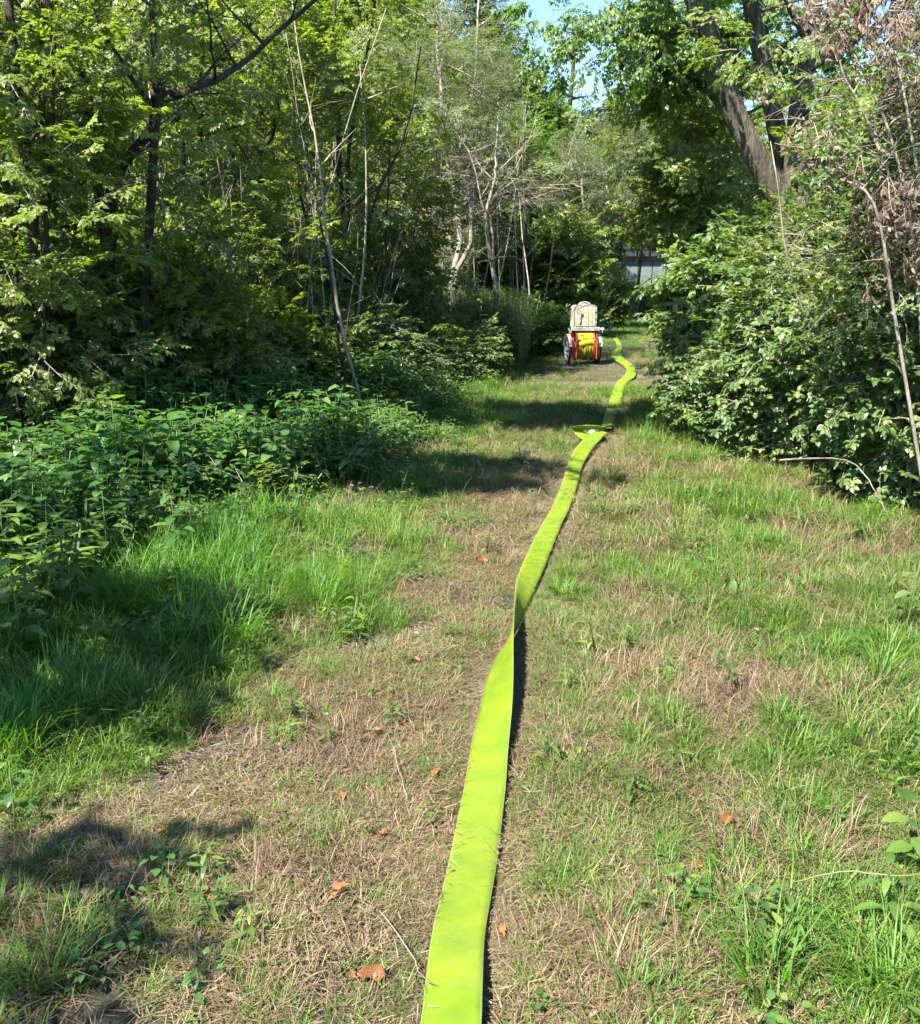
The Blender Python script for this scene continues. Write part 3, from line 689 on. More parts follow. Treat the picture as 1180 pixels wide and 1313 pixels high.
def add_limbs(root, trunk, r0, mat, n, L, f0=.3, up=.15, name='branch', wob=.16, sub=2, seg=6):
    ends = []
    for k in range(n):
        f = (f0 + (1 - f0) * (k + U(0, .8)) / n) * (len(trunk) - 1); i = min(int(f), len(trunk) - 2); p = trunk[i].lerp(trunk[i + 1], f - i)
        a = U(0, 6.283); pts, rad = curve_stem(p, (math.cos(a), math.sin(a), up + U(-.2, .5)), L * U(.55, 1.1) * (1.25 - .7 * f / len(trunk)), r0 * U(.3, .5), r0 * .08, 6, wob, .02)
        mb = MB().tube(pts, rad, seg)
        for q in range(sub):
            j = random.randint(2, 5); pp, rr = curve_stem(pts[j], (U(-1, 1), U(-1, 1), U(-.1, .8)), L * U(.25, .5), rad[j] * .55, r0 * .05, 4, wob, .0); mb.tube(pp, rr, 4)
        mb.build(name, mat, root, True); ends.append(pts[-1])
    return ends

def shrub(name, label, px, Y, w_px, top_py, key, n, size=1.0, ry=None, cat='shrub', stems=5, group=None, gap=.40, bot=None, mat='twig', shell=.5, base_py=470):
    x = x_at(px, Y, base_py); top = height_at(top_py, Y); rx = w_px / 2 / F * Y; ry = ry or rx
    z0 = 0.0 if bot is None else height_at(bot, Y); loc = (x, Y, 0); root = empty(name, loc); tag(root, label, cat, group)
    c = (x, Y, (top + z0) / 2); r = (rx, ry, (top - z0) / 2 * 1.02)
    for k in range(stems):
        a = U(0, 6.283); b = (U(-.25, .25) * rx, U(-.25, .25) * ry, -.03)
        pts, rad = curve_stem(b, (math.cos(a) * .4, math.sin(a) * .4, 1), top * U(.6, .85), .009 + .003 * top, .003, 9, .14, .0)
        MB().tube(pts, rad, 5).build('stem', M['bark_dark' if name == 'hazel_shrub' else mat], root, True)
    foliage(root, loc, key, c, r, n, size, gap, shell)
    if key == 'bramble' and px > 900:
        foliage(root, loc, 'bare_twig', c, r, n // 6, .45, .3, .7, name='dead_twigs'); foliage(root, loc, 'dead_twig', c, (r[0] * .95, r[1] * .95, r[2] * .95), n // 9, .4, .42, .8, name='dead_leaves')
        foliage(root, loc, 'yellow_twig', c, r, n // 10, .7, .45, .75, name='young_leaves')
    return root, c, r

def tree(name, label, px, base_y_py, Y, trunks, crowns, mat='bark_grey', limbs=5, limb_len=1.6, cat='tree', group=None, lean=(0, 0), x=None):
    x = x_at(px, Y, base_y_py) if x is None else x; loc = (x, Y, 0); root = empty(name, loc); tag(root, label, cat, group)
    for (dx, dy, h, r0, b) in trunks:
        pts, rad = curve_stem((dx, dy, -.05), (lean[0] + b[0], lean[1] + b[1], 1), h, r0, r0 * .35, 12, .055, .02, (b[0] * .02, 0, 0))
        rad[0] *= 1.35
        MB().tube(pts, rad, 10).build('trunk', M[mat], root, True)
        if limbs: add_limbs(root, pts, r0, M[mat], limbs, limb_len)
    for (key, cpx, cpy, dy, wpx, hpx, n, size, *o) in crowns:
        yy = Y + dy; c = at_y(cpx, cpy, yy); r = (wpx / 2 / F * yy, wpx / 2 / F * yy * .85, hpx / 2 / F * yy)
        foliage(root, loc, key, c, r, n, size, *(o if o else ()), name='crown')
    return root

# --- far woodland, from the back forwards
tree('broadleaf_tree', 'tall broad tree closing the view left of the blue sky gap', 600, 400, 34, [(0, 0, 9, .2, (0, 0))], [('mid_bough', 540, 110, 0, 200, 330, 2200, 1.25, .45), ('mid_bough', 648, 210, 0, 140, 230, 1700, 1.15, .45)], limbs=6, limb_len=2.4)
tree('broadleaf_tree', 'grey-green tree filling the background behind the pale thin stems', 560, 400, 27, [(0, 0, 7, .16, (0, 0))], [('grey_bough', 545, 190, 0, 210, 300, 2200, 1.2, .46)], limbs=6, limb_len=2.2)
tree('broadleaf_tree', 'bright leafy tree behind the dark clump of many stems', 430, 400, 29, [(0, 0, 9, .18, (0, 0))], [('yellow_bough', 410, 80, 0, 250, 310, 2300, 1.3, .45)], limbs=5, limb_len=2.2)
tree('broadleaf_tree', 'sunlit tree beyond the crooked dark trunk', 290, 400, 30, [(0, 0, 9, .2, (0, 0))], [('yellow_bough', 290, 90, 0, 300, 330, 3200, 1.35)], limbs=5, limb_len=2.2)
tree('broadleaf_tree', 'yellow-green tree glowing at the top corner of the wood', 80, 400, 27, [(0, 0, 9, .2, (0, 0))], [('yellow_bough', 100, 80, 0, 340, 380, 3400, 1.35)], limbs=5, limb_len=2.2)
tree('broadleaf_tree', 'dark tree hidden low behind the crooked trunk', 330, 400, 32, [(0, 0, 6, .2, (0, 0))], [('mid_bough', 330, 290, 0, 420, 200, 3600, 1.4)], limbs=3, limb_len=2.2)
tree('broadleaf_tree', 'olive tree low in the background left of the nettle bank', 90, 400, 31, [(0, 0, 6, .2, (0, 0))], [('mid_bough', 90, 290, 0, 380, 220, 3000, 1.4)], limbs=3, limb_len=2.2)
tree('conifer_tree', 'dark narrow tree standing at the foot of the sky gap', 725, 330, 38, [(0, 0, 10, .2, (0, 0))], [('dark_bough', 718, 235, 0, 62, 200, 900, 1.1, .42)], mat='bark_dark', limbs=6, limb_len=1.6)
tree('broadleaf_tree', 'pale olive tree at the far end of the track below the sky', 775, 330, 48, [(0, 0, 9, .2, (0, 0))], [('grey_bough', 775, 245, 0, 130, 170, 2600, 1.7)], limbs=5, limb_len=2)
tree('broadleaf_tree', 'round green tree beneath the tall crown at the track end', 820, 330, 52, [(0, 0, 8, .2, (0, 0))], [('mid_bough', 850, 240, 0, 140, 210, 2400, 1.8)], limbs=4, limb_len=2)
tree('broadleaf_tree', 'dark green tree low behind the bright bush near the reel cart', 700, 330, 32, [(0, 0, 6, .16, (0, 0))], [('dark_bough', 690, 300, 0, 130, 190, 2200, 1.3)], limbs=4, limb_len=1.6)
tree('broadleaf_tree', 'pale multi-stemmed little tree behind the reel cart', 748, 340, 27, [(-.12, 0, 3.4, .07, (-.06, 0)), (.1, 0, 4.2, .08, (.07, 0))], [('grey_bough', 750, 245, 0, 100, 130, 650, 1.0, .5)], mat='bark_pale', limbs=4, limb_len=1.3)
tree('broadleaf_tree', 'small tree with brownish leaves hanging over the shed', 800, 330, 33, [(0, 0, 3.4, .07, (-.05, 0)), (.5, 0, 3.2, .06, (.1, 0))], [('grey_bough', 808, 275, 0, 75, 56, 420, .9, .4), ('dead_twig', 812, 285, -.3, 60, 36, 150, 1.1, .4)], mat='bark_grey', limbs=3, limb_len=1)
tree('broadleaf_tree', 'light green young tree filling the gap between the dark clump and the pale stems', 500, 400, 20, [(0, 0, 6, .07, (.02, 0)), (.2, .1, 5.5, .05, (.06, 0))], [('yellow_bough', 505, 190, 0, 150, 300, 650, .8, .5)], limbs=5, limb_len=1.2)
tree('broadleaf_tree', 'light green young tree behind the crooked dark trunk', 370, 400, 19, [(0, 0, 6, .07, (0, 0)), (.3, .1, 5, .05, (.05, 0))], [('yellow_bough', 365, 230, 0, 150, 300, 900, .85, .48)], limbs=5, limb_len=1.2)
tree('broadleaf_tree', 'light green young tree behind the two straight dark stems', 215, 400, 17, [(0, 0, 6, .07, (0, 0)), (.3, .1, 5, .05, (.05, 0))], [('yellow_bough', 215, 250, 0, 190, 280, 1000, .8, .48)], limbs=5, limb_len=1.2)
tree('broadleaf_tree', 'light green young tree behind the thick dark trunk', 70, 400, 15, [(0, 0, 6, .07, (0, 0)), (.3, .1, 5, .05, (.05, 0))], [('yellow_bough', 60, 230, 0, 200, 300, 900, .8, .5)], limbs=5, limb_len=1.2)
tree('broadleaf_tree', 'olive young tree behind the pale leaning stem', 655, 400, 22, [(0, 0, 5, .07, (0, 0)), (.3, .1, 4.4, .05, (.05, 0))], [('mid_bough', 650, 230, 0, 110, 190, 300, .75, .5)], limbs=5, limb_len=1.2)
def far_wood():
    P = []; 
    for cx, cy, r_, h in [(x_, 56 + 6 * math.sin(x_), 7, 8.8) for x_ in range(-50, -2, 5)] + [(x_, 60 + 4 * math.sin(x_), 7, 8.6) for x_ in (14, 20, 26, 32, 38)] + [(3.5, 66, 5, 6.6), (9, 68, 5, 6.2)]:
        SEED[0] += 3; p, d = crown_points((cx, cy, h / 2), (r_, 4, h * .62), 700, SEED[0], .6, .35); P.append(p)
    P = np.concatenate(P); n = len(P); D = RNG.normal(size=(n, 3)); D[:, 2] *= .5
    o = scatter('far_wood', 'mid_bough', P, spray_rot(D), 2.6 + RNG.random(n)); tag(o, 'distant wood closing the view behind the nearer trees', 'woodland')
far_wood()

# --- shed at the end of the track
def shed():
    Y = 36.0; x0 = x_at(801, Y, 345); x1 = x_at(866, Y, 345); zt = height_at(334, Y); loc = ((x0 + x1) / 2, Y, 0); root = empty('shed', loc)
    tag(root, 'grey garden shed with a dark red beam at the far end of the track', 'shed'); W = x1 - x0; pw = x_at(819, Y, 345) - x_at(801, Y, 345)
    k = 0; xx = -W / 2
    MB().box((0, 1.6, zt / 2), (W - .04, 3.0, zt - .04)).build('wall', M['shed_wall'], root)
    while xx < W / 2 - .01:
        w = min(pw, W / 2 - xx); MB().box((xx + w / 2, .075, zt / 2), (w - .045, .04, zt), .006).build('panel', M['shed_wall'], root); xx += w
    xx = -W / 2 + pw
    while xx < W / 2 - .01: MB().box((xx, .085, zt / 2), (.03, .03, zt)).build('joint_strip', M['black'], root); xx += pw
    MB().box((0, .03, zt + .07), (W + .14, .14, .16), .01).build('beam', M['shed_red'], root)
    gz = height_at(321, Y) - zt - .16
    MB().box((0, .1, zt + .16 + gz / 2), (W, .03, gz)).build('pane', M['shed_glass'], root)
    for q in range(5): MB().box((-W / 2 + W * q / 4, .09, zt + .16 + gz / 2), (.05, .08, gz)).build('mullion', M['shed_red'], root)
    MB().box((0, 1.5, zt + .22 + gz), (W + .4, 3.6, .10), .01).build('roof', M['black'], root)
shed()

# --- middle trees on the left
def stem_tree(name, label, px, Y, stems, mat, crown, seed, bare=0, group=None):
    random.seed(seed); x = x_at(px, Y, 400); root = empty(name, (x, Y, 0)); tag(root, label, 'tree', group)
    for pts_px, r0 in stems:
        P = [Vector(at_y(a, b, Y + dy)) - Vector((x, Y, 0)) for a, b, dy in pts_px]
        P[0].z = -.05; C = [Vector(v) for v in catmull(P, 4)]; n = len(C)
        for q in range(1, n - 1): C[q] += Vector((U(-1, 1), U(-1, 1), 0)) * r0 * .35
        MB().tube(C, [r0 * (1 - .72 * i / (n - 1)) for i in range(n)], 8).build('trunk', M[mat], root, True)
        add_limbs(root, C, r0 * .8, M[mat], 7, 1.1 if not bare else 1.3, .3, .35, 'branch', .2, 4, 5)
    for (key, cpx, cpy, dy, wpx, hpx, n, size, *o) in crown:
        yy = Y + dy; c = at_y(cpx, cpy, yy); r = (wpx / 2 / F * yy, wpx / 2 / F * yy * .9, hpx / 2 / F * yy)
        foliage(root, (x, Y, 0), key, c, r, n, size, *(o if o else ()), name='crown')
    return root
stem_tree('young_tree', 'tree of many thin dark stems fanning up from one clump', 441, 13,
  [([(440, 470, 0), (442, 390, 0), (438, 250, .2), (432, 130, .3), (428, 0, .4), (425, -120, .5)], .055),
   ([(446, 470, 0), (450, 380, 0), (446, 240, 0), (455, 140, -.2), (478, 20, -.3), (485, -100, -.3)], .04),
   ([(436, 470, 0), (425, 380, 0), (400, 300, .3), (380, 190, .5), (362, 80, .5), (350, -60, .6)], .035),
   ([(450, 470, 0), (462, 360, 0), (480, 260, -.3), (520, 170, -.5), (540, 60, -.5)], .028),
   ([(440, 470, 0), (415, 370, 0), (385, 250, 0), (378, 160, 0), (380, 60, 0)], .028)], 'bark_dark',
  [('yellow_bough', 440, 50, 0, 220, 200, 190, .7, .55), ('yellow_twig', 440, 180, 0, 200, 260, 170, .85, .55)], 5)
stem_tree('young_tree', 'pale slender tree with arching bare twigs, its trunk forked near the ground', 578, 16.5,
  [([(582, 430, 0), (580, 370, 0), (590, 300, .1), (578, 230, .2), (566, 130, .2), (560, 20, .3), (556, -60, 0)], .065),
   ([(586, 430, 0), (583, 360, 0), (604, 310, 0), (600, 240, 0), (588, 200, 0), (610, 90, 0), (614, 0, 0)], .05)], 'bark_pale',
  [('grey_bough', 580, 100, 0, 170, 210, 380, .75, .5), ('bare_twig', 590, 260, 0, 160, 170, 190, .8, .3)], 6, 1)
stem_tree('young_tree', 'pale leaning stem, thinnest of the light stems nearest the track', 634, 15.5,
  [([(632, 430, 0), (636, 380, 0), (630, 330, 0), (624, 280, 0), (634, 232, 0), (636, 200, 0), (640, 120, 0)], .045),
   ([(634, 430, 0), (632, 300, 0), (618, 262, 0), (612, 230, 0), (600, 190, 0)], .024)], 'bark_pale',
  [('bare_twig', 640, 240, 0, 120, 90, 120, .8, .3), ('grey_bough', 645, 150, .6, 100, 130, 120, .7, .52)], 8, 1)
stem_tree('old_tree', 'crooked dark trunk leaning over beside straight thin stems', 322, 12,
  [([(318, 470, 0), (322, 390, 0), (320, 320, 0), (332, 250, 0), (334, 210, 0), (352, 160, 0), (356, 130, 0)], .075),
   ([(326, 300, 0), (300, 200, .1), (262, 225, .2), (230, 260, .3)], .03)], 'bark_dark',
  [('yellow_twig', 340, 90, 0, 180, 190, 260, .9, .53)], 9)
stem_tree('young_tree', 'two straight dark stems behind the left bramble hedge', 250, 11,
  [([(252, 480, 0), (256, 330, 0), (257, 200, 0), (258, 100, 0), (262, -20, 0)], .042),
   ([(232, 480, 0), (236, 330, 0), (236, 220, 0), (228, 130, 0), (216, 0, 0)], .045)], 'bark_dark',
  [('yellow_twig', 240, 60, 0, 230, 200, 380, .9, .52)], 10)
stem_tree('old_tree', 'dark thick trunk with long limbs sweeping over the bank', 140, 8.2,
  [([(135, 520, 0), (140, 330, 0), (150, 230, 0), (195, 160, .1), (200, 60, .2), (190, -80, .3)], .07),
   ([(150, 300, 0), (200, 165, 0), (232, 120, 0), (290, 95, .2), (370, 30, .3), (430, -30, .4)], .045),
   ([(150, 280, 0), (120, 200, 0), (110, 100, -.1), (60, 10, -.2), (20, -80, -.3)], .055)], 'bark_dark',
  [('yellow_twig', 130, 40, .2, 360, 200, 170, .8, .58), ('yellow_twig', 140, 230, .3, 260, 240, 110, .8, .56)], 12)
stem_tree('old_tree', 'ivy-clad dark trunk at the far left edge', 40, 7.4,
  [([(40, 560, 0), (42, 330, 0), (30, 160, 0), (10, 40, 0), (0, -100, 0)], .075),
   ([(55, 560, 0), (60, 300, 0), (66, 180, 0), (70, 60, 0), (90, -60, 0)], .028),
   ([(30, 560, 0), (20, 300, 0), (48, 150, 0), (52, 20, 0)], .025)], 'bark_dark',
  [('yellow_twig', 30, 120, 0, 220, 340, 170, .75, .56)], 13)
# thin whips that stand all through the left thicket
def whips():
    random.seed(21)
    for i in range(84):
        px = U(60, 690); Y = U(9, 20) if px < 520 else U(17, 24); x = x_at(px, Y, 400); root = empty('sapling', (x, Y, 0)); H = U(3, 6)
        tag(root, 'thin bare whip-like sapling standing in the thicket behind the bank', 'sapling', 'thin saplings in the thicket')
        pts, rad = curve_stem((0, 0, -.03), (U(-.2, .2), U(-.2, .2), 1), H, U(.012, .026), .004, 10, .09, .02)
        m = M['bark_pale'] if random.random() < .62 else M['bark_dark']
        MB().tube(pts, rad, 5).build('stem', m, root, True)
        add_limbs(root, pts, rad[0], m, 4, .9, .35, .5, 'branch', .2, 2, 4)
whips()
random.seed(77)

# --- left shrubs
shrub('dogwood_shrub', 'large leafy shrub under the ivy-clad trunk at the far left', 30, 8.2, 320, 325, 'dogwood', 1200, .9, gap=.46)
shrub('dogwood_shrub', 'leafy shrub with drooping sprays below the sweeping limbs', 215, 9.2, 230, 352, 'yellow_twig', 950, 1.1, gap=.46)
shrub('dogwood_shrub', 'shaded shrub at the foot of the two straight stems', 340, 10.8, 200, 392, 'yellow_twig', 800, 1.1, gap=.46)
shrub('bramble_shrub', 'dark bramble mound below the clump of many stems', 450, 12, 180, 402, 'bramble', 900, 1.1, gap=.46)
shrub('bramble_shrub', 'bramble mound at the end of the nettle bank', 548, 13.6, 130, 425, 'bramble', 650, 1.1, gap=.46)
shrub('elder_shrub', 'pale sprawling shrub rising over the far left corner of the bank', 120, 10.5, 260, 270, 'yellow_twig', 1100, 1.0, gap=.5)
shrub('elder_shrub', 'yellow-green bush standing between dark stems and bramble mound', 400, 13.5, 150, 330, 'yellow_twig', 700, 1.0, gap=.5)
shrub('dogwood_shrub', 'shrub bordering the grass left of the reel cart', 660, 18.5, 120, 400, 'mid_twig', 900, 1.1)
shrub('dogwood_shrub', 'rounded bright green bush behind the reel cart', 720, 24, 84, 278, 'yellow_twig', 1500, 1.3)
shrub('willow_shrub', 'light yellowish shrub right beside the upper box of the reel cart', 775, 28, 40, 345, 'yellow_twig', 700, 1.1)
shrub('dogwood_shrub', 'dark shrub between the thin pale stems and the track', 690, 25, 70, 372, 'mid_twig', 700, 1.2)
shrub('hazel_shrub', 'tall thicket shrub behind the pale stems', 520, 19, 170, 260, 'grey_bough', 420, .8, gap=.5)
shrub('hazel_shrub', 'tall airy thicket shrub behind the dark stems', 390, 17, 190, 280, 'mid_twig', 650, 1.0, gap=.52)
shrub('hazel_shrub', 'tall airy thicket shrub behind the left hedge', 180, 14, 280, 290, 'yellow_twig', 700, 1.0, gap=.52)
shrub('hazel_shrub', 'thicket shrub beyond the far grey stems', 640, 24, 120, 300, 'dark_bough', 500, .9)
shrub('hazel_shrub', 'airy tall hazel hanging its leaves over the far left edge', 40, 7.3, 290, -10, 'yellow_twig', 430, .95, gap=.55, shell=.3)
shrub('hazel_shrub', 'airy hazel in front of the thick dark trunk and its limbs', 190, 8.7, 220, 70, 'yellow_twig', 330, .95, gap=.56, shell=.3)
shrub('hazel_shrub', 'leafy hazel before the crooked dark trunk', 325, 11.3, 180, 170, 'yellow_twig', 480, 1.0, gap=.53, shell=.3)
shrub('hazel_shrub', 'leafy hazel between the dark clump and the pale forked tree', 500, 14.2, 160, 120, 'yellow_twig', 600, 1.1, gap=.53, shell=.3)
shrub('hazel_shrub', 'small hazel at the foot of the dark clump', 425, 12.6, 110, 300, 'mid_twig', 420, 1.0, gap=.5, shell=.3)
# --- right side
shrub('dogwood_shrub', 'sunny yellow-green shrub hanging over the track near the shed', 950, 13, 80, 290, 'yellow_twig', 900, .95)
shrub('dogwood_shrub', 'dark shrub shading the track edge past the hose bend', 905, 15, 60, 400, 'dark_bough', 230, .6)
shrub('bramble_shrub', 'tall dark thicket below the big leaning trunks', 975, 10.8, 210, 275, 'dogwood', 1500, 1.1)
shrub('bramble_shrub', 'bramble mound spilling onto the sunny grass', 985, 8.6, 180, 440, 'bramble', 1500, .95)
shrub('bramble_shrub', 'broad bramble thicket right of the sunny grass', 1090, 7.7, 250, 245, 'bramble', 2100, 1.05, gap=.44)
shrub('bramble_shrub', 'nearest bramble thicket at the right edge', 1220, 6.3, 240, 200, 'bramble', 1700, 1.0, gap=.45)
shrub('dogwood_shrub', 'dark green shrub along the far right of the track', 914, 20, 40, 335, 'mid_twig', 600, 1.0)
shrub('dogwood_shrub', 'shrub beyond the hose bend, last before the shed', 905, 27, 44, 320, 'mid_twig', 600, 1.1)
shrub('dogwood_shrub', 'low shaded bush in front of the shed wall', 815, 34, 50, 378, 'dark_bough', 260, .6)
shrub('dogwood_shrub', 'dark undergrowth bush left of the shed', 772, 35, 30, 352, 'dark_bough', 330, .9)
shrub('hazel_shrub', 'tall green hazel behind the leaning trunks', 975, 19, 210, 60, 'yellow_bough', 1300, .9, gap=.46)
shrub('hazel_shrub', 'tall hazel filling the gap right of the leaning trunks', 1130, 14, 260, 40, 'yellow_bough', 900, .9, gap=.46)
shrub('bramble_shrub', 'high tangle of bramble and dead twigs climbing at the right edge', 1165, 7.4, 190, 70, 'bramble', 1300, .9, gap=.48)

shrub('bramble_shrub', 'tall ragged tangle of leaves filling the upper right edge', 1190, 6.4, 200, -40, 'bramble', 900, .85, gap=.5, shell=.3)
shrub('dogwood_shrub', 'leafy dogwood rising in front of the third leaning trunk', 1085, 8.6, 130, 110, 'dogwood', 420, .9, gap=.52, shell=.3)
def leaning_tree():
    random.seed(31); Y = 10.0; px = 1010; x = x_at(px, Y, 300); root = empty('leaning_tree', (x, Y, 0)); tag(root, 'big grey tree with three leaning trunks rising from the right thicket', 'tree')
    T = [([(1035, 620, 0), (1015, 300, 0), (985, 230, 0), (945, 150, 0), (915, 60, 0), (880, -30, 0), (850, -130, 0)], .125),
         ([(1045, 620, .2), (1030, 300, .2), (1005, 210, .2), (985, 110, .2), (962, 0, .2), (950, -120, .3)], .105),
         ([(1050, 620, -.1), (1032, 330, -.1), (1020, 230, 0), (1025, 140, .1), (1040, 30, .2), (1050, -100, .3)], .12)]
    for pp, r0 in T:
        P = [Vector(at_y(a, b, Y + dy)) - Vector((x, Y, 0)) for a, b, dy in pp]; P[0].z = -.05
        C = [Vector(v) for v in catmull(P, 5)]; n = len(C); MB().tube(C, [r0 * (1.15 - .5 * i / (n - 1)) for i in range(n)], 14).build('trunk', M['bark_grey'], root, True)
        add_limbs(root, C, r0 * .5, M['bark_grey'], 4, 1.9, .5, .1)
    for key, cpx, cpy, dy, w, h, nn, s, g in [('hang_bough', 868, 40, 2.2, 120, 120, 230, .6, .5), ('yellow_bough', 862, 150, 2.8, 140, 170, 330, .75, .48), ('hang_bough', 790, 40, 1.2, 130, 120, 40, .55, .4), ('hang_bough', 715, 15, 2.2, 110, 60, 22, .55, .4), ('yellow_twig', 880, 245, 3.6, 120, 110, 420, 1.1, .46),
                                     ('hang_bough', 960, -130, 0, 300, 110, 130, .7, .45), ('hang_bough', 1015, 20, 2.5, 140, 150, 150, .6, .5), ('yellow_twig', 985, 40, -1.2, 170, 120, 26, .8, .42), ('hang_bough', 720, 60, 3.5, 70, 90, 36, .5, .4)]:
        yy = Y + dy; c = at_y(cpx, cpy, yy); r = (w / 2 / F * yy, w / 2 / F * yy, h / 2 / F * yy); foliage(root, (x, Y, 0), key, c, r, nn, s, g, name='crown', droop=.45)
leaning_tree()
def dead_branch():
    random.seed(41); Y = 5.4; x = x_at(1190, Y, 620); root = empty('dead_shrub', (x, Y, 0)); tag(root, 'dead shrub with brown withered leaves hanging on pale twigs, upper right', 'shrub')
    for pp in ([(1190, 700, 0), (1180, 400, 0), (1150, 200, 0), (1090, 60, 0), (1040, 0, 0)], [(1200, 700, 0), (1190, 350, .1), (1165, 150, .1), (1130, 0, .2), (1100, -60, .2)],
               [(1195, 700, 0), (1150, 420, -.1), (1120, 260, -.2), (1060, 220, -.2), (1030, 150, -.3)], [(1205, 700, 0), (1170, 330, .2), (1110, 150, .3), (1080, 90, .3), (1060, -20, .3)]):
        P = [Vector(at_y(a, b, Y + dy)) - Vector((x, Y, 0)) for a, b, dy in pp]; P[0].z = -.03; C = [Vector(v) for v in catmull(P, 5)]
        MB().tube(C, [.012 * (1 - .7 * i / (len(C) - 1)) for i in range(len(C))], 6).build('stem', M['bark_pale'], root, True); add_limbs(root, C, .014, M['twig'], 8, .5, .35, .1, 'branch', .25, 3, 4)
    foliage(root, (x, Y, 0), 'dead_twig', at_y(1150, 80, Y), (.62, .6, .75), 190, .40, .45, .2, 1.3, name='foliage')
    foliage(root, (x, Y, 0), 'dead_twig', at_y(1170, 260, Y), (.32, .4, .4), 60, .42, .42, .3, 1.3, name='foliage')
    foliage(root, (x, Y, 0), 'bare_twig', at_y(1130, 150, Y), (.5, .5, .8), 60, .5, .3, .3, .2, name='foliage')
    foliage(root, (x, Y, 0), 'bramble', at_y(1120, 330, Y + .3), (.5, .4, .5), 90, .6, .45, .3, .2, name='foliage')
    foliage(root, (x, Y, 0), 'yellow_twig', at_y(1050, 140, Y), (.25, .3, .3), 12, .6, .3, .3, .5, name='foliage')
dead_branch()

# --- trees outside the frame: the wood goes on to the left and behind, and shades the bank
def shade_tree(x, y, c, r, n, key, label, h):
    root = empty('broadleaf_tree', (x, y, 0)); tag(root, label, 'tree')
    pts, rad = curve_stem((0, 0, -.05), ((c[0] - x) * .15, (c[1] - y) * .15, 1), h, .065, .03, 10, .05, .02); MB().tube(pts, rad, 9).build('trunk', M['bark_dark'], root, True)
    add_limbs(root, pts, .1, M['bark_dark'], 5, .9, .7)
    foliage(root, (x, y, 0), key, c, r, n, .85, .4, name='crown')
    return root

def over(px, py, z):
    g = at_z(px, py); t = z / SUN_DIR.z; return (g[0] + SUN_DIR.x * t, g[1] + SUN_DIR.y * t, z)
SHADE = [  # ground pixel shaded, crown height, radii, sprays, trunk offset
 ((90, 850), 4.4, (.65, .55, .35), 165, (-1.2, .2), 'leafy tree out of view whose crown shades the grassy verge'),
 ((35, 1200), 4.0, (.18, .15, .12), 38, (-1.6, -.6), 'young tree out of view that shades the corner of the track'),
 ((110, 690), 4.8, (1.0, .9, .45), 90, (-1.5, .4), 'leafy tree out of view whose crown shades the nearest nettles'),
 ((600, 610), 5.6, (.95, .5, .4), 300, (-2.2, 0), 'leafy tree above the far end of the nettle bank'),
 ((655, 535), 6.0, (1.35, .95, .45), 620, (-2.6, .2), 'tall tree whose boughs throw the dark band over the track'),
 ((862, 535), 6.4, (.95, .8, .4), 520, (-3.6, .4), 'tall tree whose long boughs shade the right side of the track'),
]
for (gp, z, r, n, off, lab) in SHADE:
    c = over(*gp, z); shade_tree(c[0] + off[0], c[1] + off[1], c, r, n, 'mid_twig', lab, z + .3)

# ------------------------------------------------------------------ fire hose
def ribbon(name, A, B, mat, parent, th=.0042, seed=0, wr=1.0, cuts=8):
    V = []; Fc = []; uv = []; s = 0; n = len(A); prev = None; prof = []
    for k in range(cuts + 1): prof.append((k / cuts, 1))
    for k in range(cuts, -1, -1): prof.append((k / cuts, -1))
    m = len(prof); va = 0
    for i in range(n):
        a, b = np.array(A[i]), np.array(B[i]); mid = (a + b) / 2
        if prev is not None: s += np.linalg.norm(mid - prev)
        prev = mid; t = (np.array(A[min(i + 1, n - 1)]) + np.array(B[min(i + 1, n - 1)]) - np.array(A[max(i - 1, 0)]) - np.array(B[max(i - 1, 0)])) / 2
        w = a - b; nn = np.cross(w, t); nn /= np.linalg.norm(nn) + 1e-9
        if abs(nn[2]) > .05 and nn[2] < 0: nn = -nn
        
        for (u, sg) in prof:
            edge = 1 - abs(2 * u - 1) ** 8; p = b + w * u
            amp = float(smooth(4.0, 4.8, mid[1])); ph = s / .075 + 3 * float(noise(s, seed, .3, 6)) + .25 * u; wv = wr * ((.15 + .85 * amp) * (float(noise(s, u * .05 + seed, .12, 8)) - .5) * .014 + (.06 + .94 * amp) * .0075 * (abs(math.sin(math.pi * ph)) - .5) * float(smooth(.3, .6, noise(s + u * .04, seed, .22, 9))))
            p = p + nn * (sg * th * .5 * (.25 + .75 * edge) + (.0015) * edge * (1 if sg > 0 else 0) + wv * (.35 + .65 * edge)); V.append(p); uv.append((u, s, 0 if sg > 0 else 1))
    for i in range(n - 1):
        for k in range(m): Fc.append((i * m + k, i * m + (k + 1) % m, (i + 1) * m + (k + 1) % m, (i + 1) * m + k))
    Fc.append(tuple(range(m))[::-1]); Fc.append(tuple((n - 1) * m + k for k in range(m)))
    o = mesh_obj(name, V, Fc, mat, parent, True); at = o.data.attributes.new('huv', 'FLOAT_VECTOR', 'POINT'); at.data.foreach_set('vector', np.array(uv, np.float32).ravel())
    return o
hose_root = empty('fire_hose', (0, 0, 0)); tag(hose_root, 'flat neon yellow-green fire hose running along the track with one half twist', 'fire hose')
def lift(P):
    return [p + np.array((0, 0, .012 * float(smooth(4.2, 5.2, p[1])))) for p in P]
def dense(P, k):
    out = []
    for i in range(len(P) - 1):
        for q in range(k): out.append(P[i] + (P[i + 1] - P[i]) * q / k)
    out.append(P[-1]); return out
ribbon('hose_section', dense(lift(A1), 5), dense(lift(B1), 5), M['hose'], hose_root, seed=1)
ribbon('hose_section', dense(lift(A2), 3), dense(lift(B2), 3), M['hose_far'], hose_root, seed=4)
